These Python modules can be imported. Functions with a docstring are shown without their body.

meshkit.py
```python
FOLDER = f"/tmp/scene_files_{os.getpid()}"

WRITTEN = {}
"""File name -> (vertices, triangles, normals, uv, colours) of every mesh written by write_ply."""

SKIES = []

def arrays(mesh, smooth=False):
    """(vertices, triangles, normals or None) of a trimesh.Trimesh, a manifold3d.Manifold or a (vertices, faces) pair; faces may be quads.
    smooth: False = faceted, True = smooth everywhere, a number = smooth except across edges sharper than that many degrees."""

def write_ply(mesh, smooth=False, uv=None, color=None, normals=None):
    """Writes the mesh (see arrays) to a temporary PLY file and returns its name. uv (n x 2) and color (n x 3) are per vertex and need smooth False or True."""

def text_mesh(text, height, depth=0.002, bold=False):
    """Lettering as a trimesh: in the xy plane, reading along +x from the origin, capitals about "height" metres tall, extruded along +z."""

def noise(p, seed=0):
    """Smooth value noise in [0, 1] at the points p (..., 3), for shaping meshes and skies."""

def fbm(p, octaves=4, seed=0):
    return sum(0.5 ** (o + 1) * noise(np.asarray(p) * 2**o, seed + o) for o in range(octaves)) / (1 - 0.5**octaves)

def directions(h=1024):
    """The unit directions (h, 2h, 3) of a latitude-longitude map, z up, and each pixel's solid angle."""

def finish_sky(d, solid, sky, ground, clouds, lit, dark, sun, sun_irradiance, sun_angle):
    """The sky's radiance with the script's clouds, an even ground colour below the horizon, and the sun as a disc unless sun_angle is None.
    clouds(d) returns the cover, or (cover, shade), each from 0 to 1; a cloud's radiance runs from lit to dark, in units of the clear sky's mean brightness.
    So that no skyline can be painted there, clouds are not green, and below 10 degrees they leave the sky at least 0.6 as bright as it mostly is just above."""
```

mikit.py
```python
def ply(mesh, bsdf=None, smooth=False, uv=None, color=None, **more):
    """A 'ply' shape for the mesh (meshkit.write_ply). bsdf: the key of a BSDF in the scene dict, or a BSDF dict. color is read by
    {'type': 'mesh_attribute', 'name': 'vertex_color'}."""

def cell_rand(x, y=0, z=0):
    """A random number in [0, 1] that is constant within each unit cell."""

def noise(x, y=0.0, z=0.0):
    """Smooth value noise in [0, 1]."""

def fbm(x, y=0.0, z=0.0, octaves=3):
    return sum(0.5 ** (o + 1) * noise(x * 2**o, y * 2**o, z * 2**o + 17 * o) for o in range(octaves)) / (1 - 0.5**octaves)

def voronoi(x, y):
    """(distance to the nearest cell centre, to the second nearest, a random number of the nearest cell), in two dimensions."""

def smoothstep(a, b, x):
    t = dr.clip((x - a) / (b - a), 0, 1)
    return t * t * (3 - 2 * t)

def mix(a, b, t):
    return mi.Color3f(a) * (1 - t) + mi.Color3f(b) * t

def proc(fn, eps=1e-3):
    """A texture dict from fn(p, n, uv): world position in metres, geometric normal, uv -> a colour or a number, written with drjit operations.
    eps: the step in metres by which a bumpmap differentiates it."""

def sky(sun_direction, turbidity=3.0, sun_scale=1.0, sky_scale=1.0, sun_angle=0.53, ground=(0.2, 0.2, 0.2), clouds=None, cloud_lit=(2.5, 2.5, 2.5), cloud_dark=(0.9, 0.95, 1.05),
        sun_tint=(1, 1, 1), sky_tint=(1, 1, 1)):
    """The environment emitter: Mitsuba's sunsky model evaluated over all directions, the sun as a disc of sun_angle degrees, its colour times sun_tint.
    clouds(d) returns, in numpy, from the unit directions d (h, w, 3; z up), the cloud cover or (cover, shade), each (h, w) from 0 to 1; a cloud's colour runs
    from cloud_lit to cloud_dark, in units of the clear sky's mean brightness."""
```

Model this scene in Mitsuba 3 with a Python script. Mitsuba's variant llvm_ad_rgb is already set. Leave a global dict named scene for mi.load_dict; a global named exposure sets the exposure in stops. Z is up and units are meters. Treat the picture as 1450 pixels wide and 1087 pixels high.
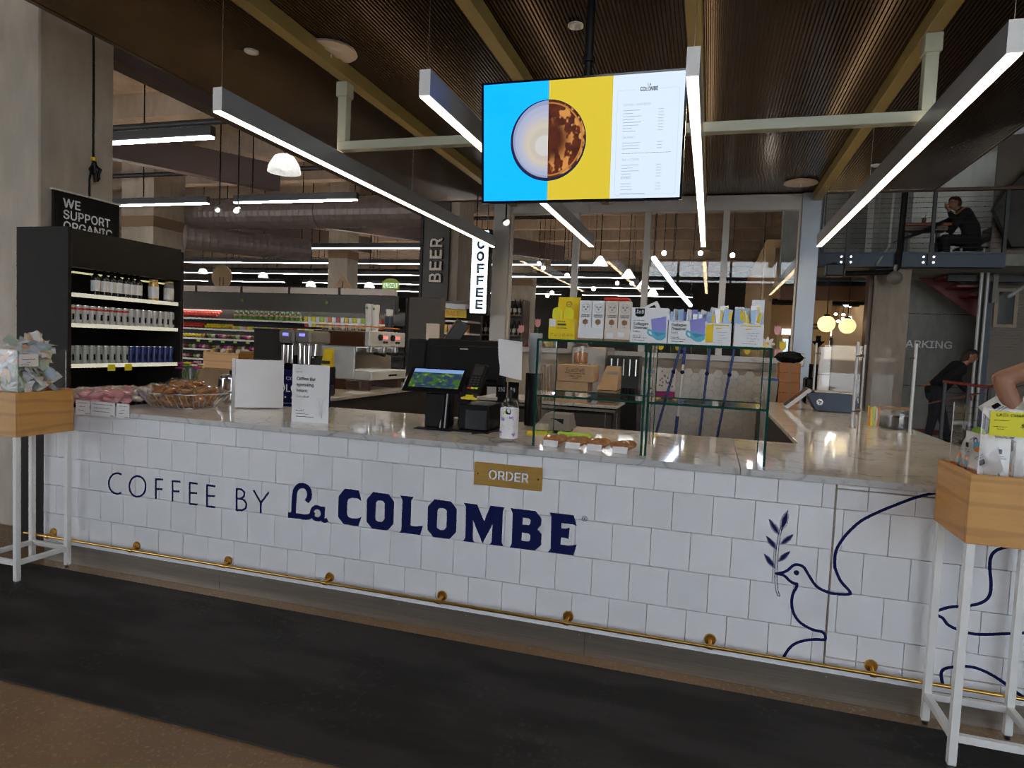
import math, random
import numpy as np, trimesh, manifold3d
import drjit as dr
import mitsuba as mi
import mikit, meshkit
from shapely.geometry import Polygon, LineString, Point
from shapely.ops import unary_union
from mikit import proc, noise, fbm, voronoi, cell_rand, smoothstep, mix

T4 = mi.ScalarTransform4f
scene, labels = {}, {}
# ---------------- camera, sky, exposure ----------------
CAM = np.array([3.90211, -3.50755, 1.69431])
FWD = np.array([-0.2863839, 0.9563043, -0.0588759])
UPV = [-0.0589345, 0.043751, 0.9973027]
scene['camera'] = {'type': 'perspective', 'fov': math.degrees(2 * math.atan(725 / 929.2)), 'fov_axis': 'x',
                   'to_world': T4().look_at(origin=CAM.tolist(), target=(CAM + FWD).tolist(), up=UPV), 'near_clip': 0.05, 'far_clip': 200.0}
exposure = 1.6
K = 2 ** -exposure   # screens and signs keep their own brightness in the picture


def clouds(d):
    c = meshkit.fbm(d * 2.2 + 3.0, 4, 5)
    return np.clip((c - 0.42) * 4, 0, 0.9), np.clip((c - 0.5) * 2, 0, 1)


SKY = 9.6
scene['sky'] = mikit.sky((0.5, 0.55, 0.67), turbidity=3.5, sun_scale=0.0, sky_scale=SKY, ground=(0.18, 0.17, 0.16), sky_tint=(1.25, 0.96, 0.745), clouds=clouds, cloud_lit=(1.7, 1.7, 1.75), cloud_dark=(0.9, 0.95, 1.05))
BAR_L, TUBE_L, UP_L, UPT_L = (4.4, 3.3, 2.0), (4.6, 4.75, 4.65), (1.35, .95, .55), (3.6, 2.85, 2.1)
rng = random.Random(7)
nrng = np.random.default_rng(7)


# ---------------- helpers ----------------
def mat(key, col, rough=0.5, metal=0.0, spec=0.5, coat=0.0, bump=None, **k):
    c = col if isinstance(col, dict) else {'type': 'rgb', 'value': list(col)}
    b = {'type': 'principled', 'base_color': c, 'roughness': rough, 'metallic': metal, 'specular': spec, 'clearcoat': coat, **k}
    if bump:
        b = {'type': 'bumpmap', 'arbitrary': bump[0], 'scale': bump[1], 'bsdf': b}
    scene[key] = {'type': 'twosided', 'bsdf': b}
    return key


def flat(key, col):
    scene[key] = {'type': 'twosided', 'bsdf': {'type': 'diffuse', 'reflectance': {'type': 'rgb', 'value': list(col)}}}
    return key


_n = {}


def uniq(name):
    i = _n.get(name, -1) + 1
    _n[name] = i
    return name if i == 0 else f'{name}_{i:03d}'


def tag(k, label=None, cat=None, group=None, kind=None):
    d = labels.setdefault(k, {})
    for a, b in (('label', label), ('category', cat), ('group', group), ('kind', kind)):
        if b:
            d[a] = b
    return k


def shp(mesh, m, smooth=False, **kw):
    return mesh if isinstance(mesh, dict) else mikit.ply(mesh, m, smooth, **kw)


def thing(name, label=None, cat=None, group=None, kind=None):
    k = uniq(name)
    tag(k, label, cat, group, kind)
    return k


def one(name, mesh, m, label=None, cat=None, group=None, kind=None, smooth=False, **kw):
    k = thing(name, label, cat, group, kind)
    scene[k] = shp(mesh, m, smooth, **kw)
    return k


def part(parent, name, mesh, m, smooth=False, label=None, kind=None, **kw):
    k = uniq(parent + '__' + name)
    scene[k] = shp(mesh, m, smooth, **kw)
    if label or kind:
        tag(k, label, None, None, kind)
    return k


def copies(src, places, fn):
    """further copies of a finished thing under its own names; fn(i) -> (label, category, group)"""
    keys = [k for k in scene if k == src or k.startswith(src + '__')]
    base = src.rstrip('0123456789').rstrip('_') if src[-3:].isdigit() else src
    out = []
    for i, tr in enumerate(places):
        n = uniq(base)
        for k in keys:
            w = tr @ scene[k]['to_world'] if 'to_world' in scene[k] else tr
            scene[n + k[len(src):]] = {**scene[k], 'to_world': w}
        tag(n, *fn(i))
        out.append(n)
    return out


def TR(x=0, y=0, z=0, rz=0, rx=0, ry=0, s=1):
    t = T4().translate([x, y, z])
    if rz: t = t @ T4().rotate([0, 0, 1], rz)
    if ry: t = t @ T4().rotate([0, 1, 0], ry)
    if rx: t = t @ T4().rotate([1, 0, 0], rx)
    return t @ T4().scale(s) if s != 1 else t


def mv(m, x=0, y=0, z=0, rz=0, rx=0, ry=0):
    m = m.copy()
    m.apply_transform(np.array(TR(x, y, z, rz, rx, ry).matrix, float))
    return m


def tm(v, f): return trimesh.Trimesh(np.asarray(v, float), np.asarray(f), process=False)


def J(*ms):
    ms = [a for b in ms for a in (b if isinstance(b, (list, tuple)) else [b])]
    return trimesh.util.concatenate(ms)


BF = np.array([[0, 2, 1], [0, 3, 2], [4, 5, 6], [4, 6, 7], [0, 1, 5], [0, 5, 4], [1, 2, 6], [1, 6, 5], [2, 3, 7], [2, 7, 6], [3, 0, 4], [3, 4, 7]])


def B(x0, x1, y0, y1, z0, z1, b=0.0):
    if x1 < x0: x0, x1 = x1, x0
    if y1 < y0: y0, y1 = y1, y0
    if z1 < z0: z0, z1 = z1, z0
    if b <= 0:
        return tm([[x0, y0, z0], [x1, y0, z0], [x1, y1, z0], [x0, y1, z0], [x0, y0, z1], [x1, y0, z1], [x1, y1, z1], [x0, y1, z1]], BF)
    b = min(b, 0.49 * min(x1 - x0, y1 - y0, z1 - z0))
    p = []
    for x, sx in ((x0, 1), (x1, -1)):
        for y, sy in ((y0, 1), (y1, -1)):
            for z, sz in ((z0, 1), (z1, -1)):
                p += [[x + sx * b, y + sy * b, z], [x + sx * b, y, z + sz * b], [x, y + sy * b, z + sz * b]]
    return H(p)


def H(p):
    m = manifold3d.Manifold.hull_points(np.asarray(p, float)).to_mesh()
    return tm(m.vert_properties[:, :3], m.tri_verts)


def hulls(*s): return H([q for x in s for q in x])


def ball(c, r, n=1):
    v = trimesh.creation.icosphere(n).vertices
    return np.asarray(c, float) + v * np.asarray(r, float)


def SP(c, r, n=2):
    s = trimesh.creation.icosphere(n)
    return tm(np.asarray(c, float) + s.vertices * np.asarray(r, float), s.faces)


def fr(d):
    d = np.asarray(d, float) / np.linalg.norm(d)
    a = np.cross(d, [0, 0, 1.0] if abs(d[2]) < 0.9 else [1.0, 0, 0])
    a /= np.linalg.norm(a)
    return a, np.cross(d, a), d


def CY(p0, p1, r, r2=None, n=16):
    p0, p1 = np.asarray(p0, float), np.asarray(p1, float)
    a, b, _ = fr(p1 - p0)
    t = np.arange(n) * 2 * np.pi / n
    c = np.cos(t)[:, None] * a + np.sin(t)[:, None] * b
    r2 = r if r2 is None else r2
    v = np.vstack([p0 + c * r, p1 + c * r2, [p0], [p1]])
    i = np.arange(n); j = (i + 1) % n
    f = np.vstack([np.c_[i, j, j + n], np.c_[i, j + n, i + n], np.c_[j, i, i * 0 + 2 * n], np.c_[i + n, j + n, i * 0 + 2 * n + 1]])
    return tm(v, f)


def TU(path, r, n=6, closed=False):
    p = np.asarray(path, float)
    k = len(p)
    t = np.roll(p, -1, 0) - np.roll(p, 1, 0) if closed else np.gradient(p, axis=0)
    t /= np.linalg.norm(t, axis=1, keepdims=True) + 1e-12
    a = fr(t[0])[0]
    A = []
    for q in t:
        a = a - q * (a @ q); a /= np.linalg.norm(a) + 1e-12
        A.append(a)
    A = np.array(A); Bv = np.cross(t, A)
    an = np.arange(n) * 2 * np.pi / n
    rr = np.broadcast_to(np.asarray(r, float), (k,))[:, None, None]
    v = (p[:, None] + rr * (np.cos(an)[None, :, None] * A[:, None] + np.sin(an)[None, :, None] * Bv[:, None])).reshape(-1, 3)
    f = []
    for i in range(k if closed else k - 1):
        i2 = (i + 1) % k
        for j in range(n):
            j2 = (j + 1) % n
            f += [[i * n + j, i * n + j2, i2 * n + j2], [i * n + j, i2 * n + j2, i2 * n + j]]
    if not closed:
        v = np.vstack([v, p[:1], p[-1:]])
        for j in range(n):
            f += [[(j + 1) % n, j, k * n], [(k - 1) * n + j, (k - 1) * n + (j + 1) % n, k * n + 1]]
    return tm(v, f)


def LA(prof, c=(0, 0, 0), n=24):
    p = np.array(prof, float)
    t = np.arange(n) * 2 * np.pi / n
    v = np.stack([p[:, None, 0] * np.cos(t), p[:, None, 0] * np.sin(t), p[:, None, 1] + 0 * t], -1).reshape(-1, 3) + np.asarray(c, float)
    f = []
    for i in range(len(p) - 1):
        for j in range(n):
            j2 = (j + 1) % n
            f += [[i * n + j, i * n + j2, (i + 1) * n + j2], [i * n + j, (i + 1) * n + j2, (i + 1) * n + j]]
    return tm(v, f)


def EX(poly, d, o=(0, 0, 0), u=(1, 0, 0), v=(0, 0, 1), w=None):
    """extrude a shapely polygon by d along w (default u x v turned towards -y for the front plane)"""
    u, v = np.asarray(u, float), np.asarray(v, float)
    w = np.cross(u, v) if w is None else np.asarray(w, float)
    out = []
    for g in getattr(poly, 'geoms', [poly]):
        if g.is_empty or g.area < 1e-9 or g.geom_type != 'Polygon': continue
        m = trimesh.creation.extrude_polygon(g, d, engine='earcut')
        p = m.vertices
        out.append(tm(np.asarray(o, float) + p[:, :1] * u + p[:, 1:2] * v + p[:, 2:] * w, m.faces))
    return J(out)


def TXT(s, h, o, u=(1, 0, 0), v=(0, 0, 1), d=0.001, bold=False, width=None):
    m = meshkit.text_mesh(s, h, d, bold)
    p = m.vertices.copy()
    if width: p[:, 0] *= width / (p[:, 0].max() - p[:, 0].min())
    u, v = np.asarray(u, float), np.asarray(v, float)
    w = np.cross(u, v)
    return tm(np.asarray(o, float) + p[:, :1] * u + p[:, 1:2] * v + p[:, 2:] * w, m.faces)


def bars(rows, o, u=(1, 0, 0), v=(0, 0, 1), h=0.003, d=0.0006):
    """unreadable small print: thin ink lines (x0, x1, z) on a plane"""
    return J([EX(Polygon([(a, z), (b, z), (b, z + h), (a, z + h)]), d, o, u, v) for a, b, z in rows])


def rect(x0, x1, z0, z1): return Polygon([(x0, z0), (x1, z0), (x1, z1), (x0, z1)])


def rrect(x0, x1, z0, z1, r): return rect(x0 + r, x1 - r, z0 + r, z1 - r).buffer(r, 4)


def area(mesh, L, m='lamp_face'):
    if max(L) < 1.35: L = [c * K for c in L]
    return mikit.ply(mesh, m, False, emitter={'type': 'area', 'radiance': {'type': 'rgb', 'value': list(L)}})
# ---------------- materials ----------------
def hexrgb(r, g, b): return [((c / 255) ** 2.2) for c in (r, g, b)]


mat('lamp_face', (0.8, 0.8, 0.78), 0.6)
mat('tile_white', (0.72, 0.725, 0.735), 0.22, spec=0.45)
mat('tile_white_b', (0.69, 0.695, 0.705), 0.25, spec=0.45)
mat('tile_white_c', (0.74, 0.742, 0.75), 0.2, spec=0.45)
flat('grout', (0.42, 0.37, 0.3))
flat('navy', (0.012, 0.016, 0.075))
mat('steel', proc(lambda p, n, uv: mix((0.33, 0.285, 0.235), (0.46, 0.4, 0.335), fbm(p.x * 3, p.y * 3, p.z * 160, 3))), 0.33, 0.8)
mat('brass', proc(lambda p, n, uv: mix((0.5, 0.29, 0.07), (0.72, 0.45, 0.13), fbm(p.x * 9, p.y * 9, p.z * 60, 3))), 0.3, 1.0)
mat('brass_plate', proc(lambda p, n, uv: mix((0.62, 0.38, 0.09), (0.74, 0.47, 0.14), fbm(p.x * 5, p.y * 9, p.z * 90, 3))), 0.42, 0.8)
mat('chrome', (0.75, 0.75, 0.76), 0.12, 1.0)
mat('alu', (0.5, 0.5, 0.5), 0.4, 0.35)
mat('alu_cool', (0.36, 0.42, 0.5), 0.4, 0.3)


def marble(p, n, uv):
    w = fbm(p.x * 2.2, p.y * 2.2, p.z * 2, 4)
    v = dr.abs(dr.sin((p.x * 1.6 + p.y * 2.6 + w * 5.5) * 3.0))
    vein = 1 - smoothstep(0.0, 0.3, v)
    g = fbm(p.x * 30, p.y * 30, p.z * 30, 3)
    return mix(mix((0.56, 0.555, 0.54), (0.41, 0.41, 0.405), w), (0.16, 0.165, 0.17), vein * 0.75 * fbm(p.x * 7, p.y * 7, p.z, 2) + smoothstep(0.58, 0.8, g) * 0.35)


mat('marble', proc(marble), 0.06, spec=0.7)


def concrete_fn(a, b, s=1.0):
    def fn(p, n, uv):
        x = fbm(p.x * 1.3 * s, p.y * 1.3 * s, p.z * 0.6 * s, 4) * 0.7 + fbm(p.x * 14, p.y * 14, p.z * 3, 3) * 0.3
        return mix(a, b, smoothstep(0.3, 0.7, x))
    return proc(fn)


def floor_fn(p, n, uv):
    x = fbm(p.x * 1.1, p.y * 1.1, 0, 4)
    s = fbm(p.x * 90, p.y * 90, 0, 2)
    c = mix((0.2, 0.12, 0.058), (0.29, 0.178, 0.088), smoothstep(0.3, 0.7, x))
    return mix(c, (0.4, 0.3, 0.21), smoothstep(0.62, 0.85, s) * 0.5)


mat('floor_concrete', proc(floor_fn), 0.42, spec=0.4)


def mat_fn(p, n, uv):
    x = fbm(p.x * 2.0, p.y * 6, 0, 4)
    sp = smoothstep(0.77, 0.8, noise(p.x * 60, p.y * 60, 3)) * smoothstep(0.6, 0.75, noise(p.x * 4, p.y * 4, 9))
    c = mix((0.022, 0.0205, 0.0185), (0.04, 0.037, 0.034), smoothstep(0.3, 0.75, x))
    return mix(c, (0.13, 0.13, 0.12), sp * 0.12)


mat('rubber', proc(mat_fn), 0.75, spec=0.25)
mat('concrete_warm', concrete_fn((0.30, 0.245, 0.19), (0.44, 0.37, 0.30)), 0.75)
mat('concrete_grey', concrete_fn((0.19, 0.2, 0.185), (0.28, 0.285, 0.265)), 0.8)
mat('concrete_ceiling', concrete_fn((0.36, 0.28, 0.21), (0.5, 0.4, 0.31)), 0.85)
mat('concrete_light', concrete_fn((0.62, 0.66, 0.62), (0.76, 0.79, 0.75)), 0.85)


def oak_fn(p, n, uv):
    g = fbm(p.x * 2.2 + p.y * 2.2, p.z * 45, p.y * 2.2 - p.x, 4)
    r = dr.sin((p.z * 60 + fbm(p.x * 1.6, p.y * 1.6, p.z * 5, 3) * 9))
    return mix(mix((0.49, 0.235, 0.06), (0.62, 0.325, 0.095), g), (0.38, 0.165, 0.04), smoothstep(0.55, 1.0, r) * 0.45)


mat('oak', proc(oak_fn), 0.45)
mat('walnut', (0.07, 0.028, 0.012), 0.4)
mat('white_metal', (0.74, 0.73, 0.70), 0.35)
mat('bar_grey', (0.27, 0.29, 0.32), 0.28, 0.3, spec=0.9)
mat('housing_grey', (0.06, 0.06, 0.062), 0.5)
mat('olive_paint', (0.27, 0.215, 0.075), 0.45, 0.2)
mat('frame_paint', (0.40, 0.42, 0.33), 0.45, 0.1)
mat('bronze_sheet', proc(lambda p, n, uv: mix((0.075, 0.05, 0.032), (0.13, 0.088, 0.055), fbm(p.x * 0.9, p.y * 0.9, 0, 3))), 0.2, 0.9)
mat('dark_mauve', (0.10, 0.075, 0.075), 0.5)
mat('dark_steel', (0.03, 0.033, 0.038), 0.45, 0.3)
mat('blue_steel', (0.035, 0.05, 0.075), 0.45, 0.3)
mat('black', (0.006, 0.006, 0.0065), 0.4, spec=.25)
mat('black_soft', (0.005, 0.005, 0.0055), 0.6, spec=.2)
mat('black_gloss', (0.006, 0.006, 0.008), 0.12)
mat('charcoal', (0.035, 0.033, 0.03), 0.6)
mat('panel_grey', (0.075, 0.068, 0.06), 0.6)
mat('grey_plastic', (0.2, 0.19, 0.17), 0.5)
mat('white_paper', (0.78, 0.785, 0.8), 0.6)
mat('white_card', (0.75, 0.745, 0.735), 0.45)
mat('cream', (0.66, 0.58, 0.5), 0.5)
mat('white_gloss', (0.78, 0.79, 0.8), 0.2)
mat('machine_white', (0.62, 0.64, 0.63), 0.3)
mat('yellow', (0.78, 0.57, 0.01), 0.4)
mat('yellow_note', (0.72, 0.66, 0.02), 0.6)
flat('ink', (0.012, 0.012, 0.014))
flat('ink_grey', (0.22, 0.22, 0.23))
flat('ink_yellow', (0.72, 0.5, 0.04))
flat('lilac', (0.30, 0.30, 0.68))
flat('teal', (0.13, 0.47, 0.60))
flat('teal_dark', (0.10, 0.30, 0.52))
flat('white_ink', (0.75, 0.76, 0.78))
flat('grey_ink', (0.42, 0.43, 0.44))
mat('red', (0.5, 0.03, 0.015), 0.35)
mat('dark_red', (0.14, 0.012, 0.014), 0.5)
mat('orange', (0.72, 0.23, 0.03), 0.4)
mat('green', (0.1, 0.25, 0.03), 0.5)
mat('lime', (0.42, 0.62, 0.05), 0.5)
mat('pink', (0.68, 0.33, 0.36), 0.4)
mat('magenta', (0.38, 0.02, 0.2), 0.5)
mat('blue', (0.015, 0.05, 0.30), 0.4)
mat('broom_blue', (0.012, 0.045, 0.26), 0.4)
mat('sky_blue', (0.35, 0.5, 0.68), 0.4)
mat('lavender', (0.35, 0.18, 0.5), 0.5)
mat('kraft', proc(lambda p, n, uv: mix((0.38, 0.25, 0.14), (0.46, 0.31, 0.18), fbm(p.x * 25, p.y * 25, p.z * 25, 3))), 0.8)
mat('kraft_dark', (0.24, 0.15, 0.08), 0.8)
mat('cardboard', (0.30, 0.125, 0.05), 0.8)
mat('skin', (0.30, 0.145, 0.085), 0.5)
mat('hair', (0.03, 0.015, 0.01), 0.6)
mat('cloth_black', (0.008, 0.008, 0.009), 0.9)
mat('denim', (0.02, 0.022, 0.03), 0.9)
mat('cookie', proc(lambda p, n, uv: mix((0.24, 0.08, 0.025), (0.5, 0.24, 0.08), fbm(p.x * 60, p.y * 60, p.z * 60, 3))), 0.5, coat=0.6)
mat('gold_foil', (0.55, 0.36, 0.12), 0.25, 0.6)
scene['glass_sheet'] = {'type': 'thindielectric', 'int_ior': 1.5}
scene['window_glass'] = {'type': 'thindielectric', 'int_ior': 1.52}
mat('glass_edge', (0.003, 0.05, 0.037), 0.15, spec=0.6)
scene['cup_clear'] = {'type': 'principledthin', 'base_color': {'type': 'rgb', 'value': [.75, .8, .84]}, 'roughness': .25, 'spec_trans': .6, 'diff_trans': .8}
scene['clear_plastic'] = {'type': 'thindielectric', 'int_ior': 1.4}
scene['wrap'] = {'type': 'thindielectric', 'int_ior': 1.45}
scene['jar_glass'] = {'type': 'thindielectric', 'int_ior': 1.5}
scene['solid_clear'] = {'type': 'dielectric', 'int_ior': 1.33}

# ---------------- setting ----------------
FL = one('floor', B(-30, 16, -9, 36, -0.15, 0), 'floor_concrete', kind='structure')
one('ground', B(-60, 60, -80, -9, -0.2, -0.02), 'concrete_light', kind='structure')
CE = one('ceiling', B(-30, 16, -9.3, 36, 6.6, 6.9), 'concrete_ceiling', kind='structure')
for y in np.arange(5, 36, 2.6):
    part(CE, 'joist', B(-30, 5.6, y, y + 0.35, 6.1, 6.6), 'concrete_ceiling')
one('wall_back', B(-30, 16, 36, 36.3, 0, 6.9), 'charcoal', kind='structure')
WF = thing('wall_front', kind='structure')
for a in ((-4.1, 1.5, 0, 6.6), (1.5, 7.3, 0, 4.3), (1.5, 16, 6.4, 6.6), (-30, -4.1, 4.8, 6.6)):
    part(WF, 'section', B(a[0], a[1], -9.3, -9, a[2], a[3]), 'concrete_grey')
part(WF, 'mullion', B(-4.2, -4.1, -9.2, -9, 0, 4.8), 'dark_steel')
for x in (4.4, 7.3, 10.2, 13.1): part(WF, 'mullion', B(x, x + .08, -9.2, -9.1, 4.3, 6.4), 'dark_steel')
for x in range(-28, -6, 4): part(WF, 'mullion', B(x, x + .08, -9.2, -9.1, 0, 4.8), 'dark_steel')
one('wall_left', B(-30.3, -30, -9, 36, 0, 6.9), 'concrete_warm', kind='structure')
one('wall_right', B(16, 16.3, -9, 36, 0, 6.9), 'concrete_grey', kind='structure')

# ---------------- canopy over the bar ----------------
CN = thing('ceiling_canopy', kind='structure')
XB = [-0.75, 0.875, 2.295, 3.675, 5.155, 6.55]
for i in range(5):
    for j, (y0, y1) in enumerate(((-0.7, 1.1), (1.103, 3.75), (3.753, 6.3))):
        x0, x1 = XB[i], XB[i + 1] - 0.004
        n = int((x1 - x0) / 0.028)
        xs, zs = [], []
        for k in range(n):
            a = x0 + (x1 - x0) * k / n; w = (x1 - x0) / n
            xs += [a, a + w * .32, a + w * .5, a + w * .82]; zs += [3.94, 3.94, 3.952, 3.952]
        xs.append(x1); zs.append(3.94)
        m = len(xs)
        v = np.array([[x, y, z] for y in (y0, y1) for x, z in zip(xs, zs)])
        f = [[a, a + 1, a + 1 + m] for a in range(m - 1)] + [[a, a + 1 + m, a + m] for a in range(m - 1)]
        part(CN, 'panel', tm(v, f), 'bronze_sheet')
part(CN, 'deck', B(-0.8, 6.6, -0.75, 6.5, 3.96, 4.2), 'dark_mauve')
part(CN, 'fascia', B(-0.80, -0.752, -0.75, 6.5, 3.935, 3.96), 'bronze_sheet')
sb2 = one('ceiling_girder', B(-1.72, -1.5, 1.25, 12, 4.15, 4.42, .01), 'dark_mauve', 'mauve steel girder beside the canopy edge, with a row of bolts, next to the column', 'girder')
for k in range(9):
    part(sb2, 'bolt', CY((-1.5, 1.5 + k * 0.17, 4.37), (-1.485, 1.5 + k * 0.17, 4.37), 0.012, n=6), 'chrome')
for i, x in enumerate(XB[1:5]):
    b = one('ceiling_beam', B(x - 0.05, x + 0.05, -0.75, 6.28, 3.82, 3.939, 0.004), 'olive_paint', ['olive steel beam under the canopy, leftmost of four, behind the left leg of the hanging frame', 'olive steel beam under the canopy running behind the left half of the menu screen', 'olive steel beam under the canopy straight above the light bar right of the menu screen', 'olive steel beam under the canopy, rightmost of four, behind the right leg of the hanging frame'][i], 'beam', 'canopy beams')
# hanging rectangular frame
hf = thing('steel_gantry', 'pale olive steel frame of square tube hanging from the canopy behind the menu screen', 'frame')
part(hf, 'crossbar', B(0.80, 5.20, 1.42, 1.50, 3.262, 3.335, 0.004), 'frame_paint')
for x in (0.80, 5.12):
    part(hf, 'post', B(x, x + 0.08, 1.42, 1.50, 3.335, 3.82, 0.004), 'frame_paint')
    part(hf, 'clamp', B(x - 0.012, x + 0.092, 1.405, 1.515, 3.70, 3.82, 0.004), 'frame_paint')
# suspended light bars
BX = [0.79, 2.235, 3.73, 5.135]
BN = ['slim white suspended light bar, leftmost of the four over the counter', 'suspended light bar with blue-lit side passing left of the menu screen', 'suspended light bar seen nearly end on at the right edge of the menu screen', 'suspended light bar, rightmost of the four, reaching the top right corner']
for i, x in enumerate(BX):
    t = thing('light_bar', BN[i], 'light', 'suspended light bars')
    y0, y1 = 0.04, 5.62
    part(t, 'housing', B(x - 0.034, x + 0.034, y0 + .003, y1, 3.108, 3.256, 0.002), 'bar_grey')
    part(t, 'end_cap', B(x - 0.034, x + 0.034, y0, y0 + .003, 3.108, 3.256), 'white_metal')
    k = uniq(t + '__diffuser')
    scene[k] = area(B(x - 0.029, x + 0.029, y0 + 0.002, y1 - 0.004, 3.1, 3.1075), BAR_L)
    k = uniq(t + '__uplight')
    scene[k] = area(B(x - 0.02, x + 0.02, y0 + 0.1, y1 - 0.1, 3.256, 3.259), UP_L)
    for y in (y0 + 0.04, 2.9, y1 - 0.25):
        part(t, 'cable', CY((x, y, 3.26), (x, y, 3.82 if i > 1 else 3.935), 0.0022, n=5), 'chrome')
# discs in the canopy
SPL = 'round cream ceiling speaker in the canopy '
for x, y, lab in ((0.92, 1.11, 'beside the left end of the hanging frame'), (4.88, 5.7, 'close to the window header on the right')):
    t = thing('ceiling_speaker', SPL + lab, 'speaker', 'ceiling speakers')
    part(t, 'grille', CY((x, y, 3.918), (x, y, 3.938), 0.205, 0.195, 40), 'cream')
    part(t, 'centre', CY((x, y, 3.905), (x, y, 3.918), 0.09, 0.1, 32), 'cream')
    part(t, 'knob', CY((x, y, 3.88), (x, y, 3.905), 0.012, n=10), 'white_gloss')
for x, y, lab in ((0.27, 1.0, 'small white round sensor on the canopy left of the big speaker disc'), (2.87, 1.1, 'small white round sensor on the canopy above the menu screen'), (5.59, 5.0, 'small white round sensor on the canopy under the right end of the frame')):
    t = thing('ceiling_sensor', lab, 'sensor', 'canopy sensors')
    part(t, 'plate', CY((x, y, 3.925), (x, y, 3.938), 0.055, n=24), 'white_card')
    part(t, 'dome', LA([(0.04, 3.925), (0.03, 3.915), (0.001, 3.91)], (x, y, 0)), 'white_gloss', smooth=True)

# ---------------- window wall behind the bar ----------------
W = thing('window_1', kind='structure')
WY = 6.3
part(W, 'header', B(0.79, 4.98, WY, WY + 0.12, 3.715, 3.93, 0.006), 'alu')
part(W, 'header_gap', B(0.6, 5.2, WY + 0.02, WY + 0.1, 3.93, 3.96), 'black')
part(W, 'post', B(0.57, 0.83, WY - 0.05, WY + 0.2, 0, 3.93, 0.006), 'alu')
part(W, 'post', B(4.98, 5.22, WY - 0.05, WY + 0.2, 0, 3.93, 0.006), 'alu_cool')
ob = part(W, 'outlet_box', B(4.98, 5.13, WY - .10, WY - .051, 1.58, 1.76, .006), 'steel')
part(ob, 'socket', CY((5.055, WY - .10, 1.67), (5.055, WY - .108, 1.67), .04, n=16), 'black')
part(W, 'sill', B(0.83, 4.98, WY - 0.06, WY + 0.12, 1.60, 1.68, 0.004), 'alu')
part(W, 'sill_band', B(2.9, 4.95, WY - 0.005, WY + 0.02, 1.50, 1.60), 'steel')
WM = [0.83, 1.86, 2.92, 4.01, 4.98]
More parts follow.
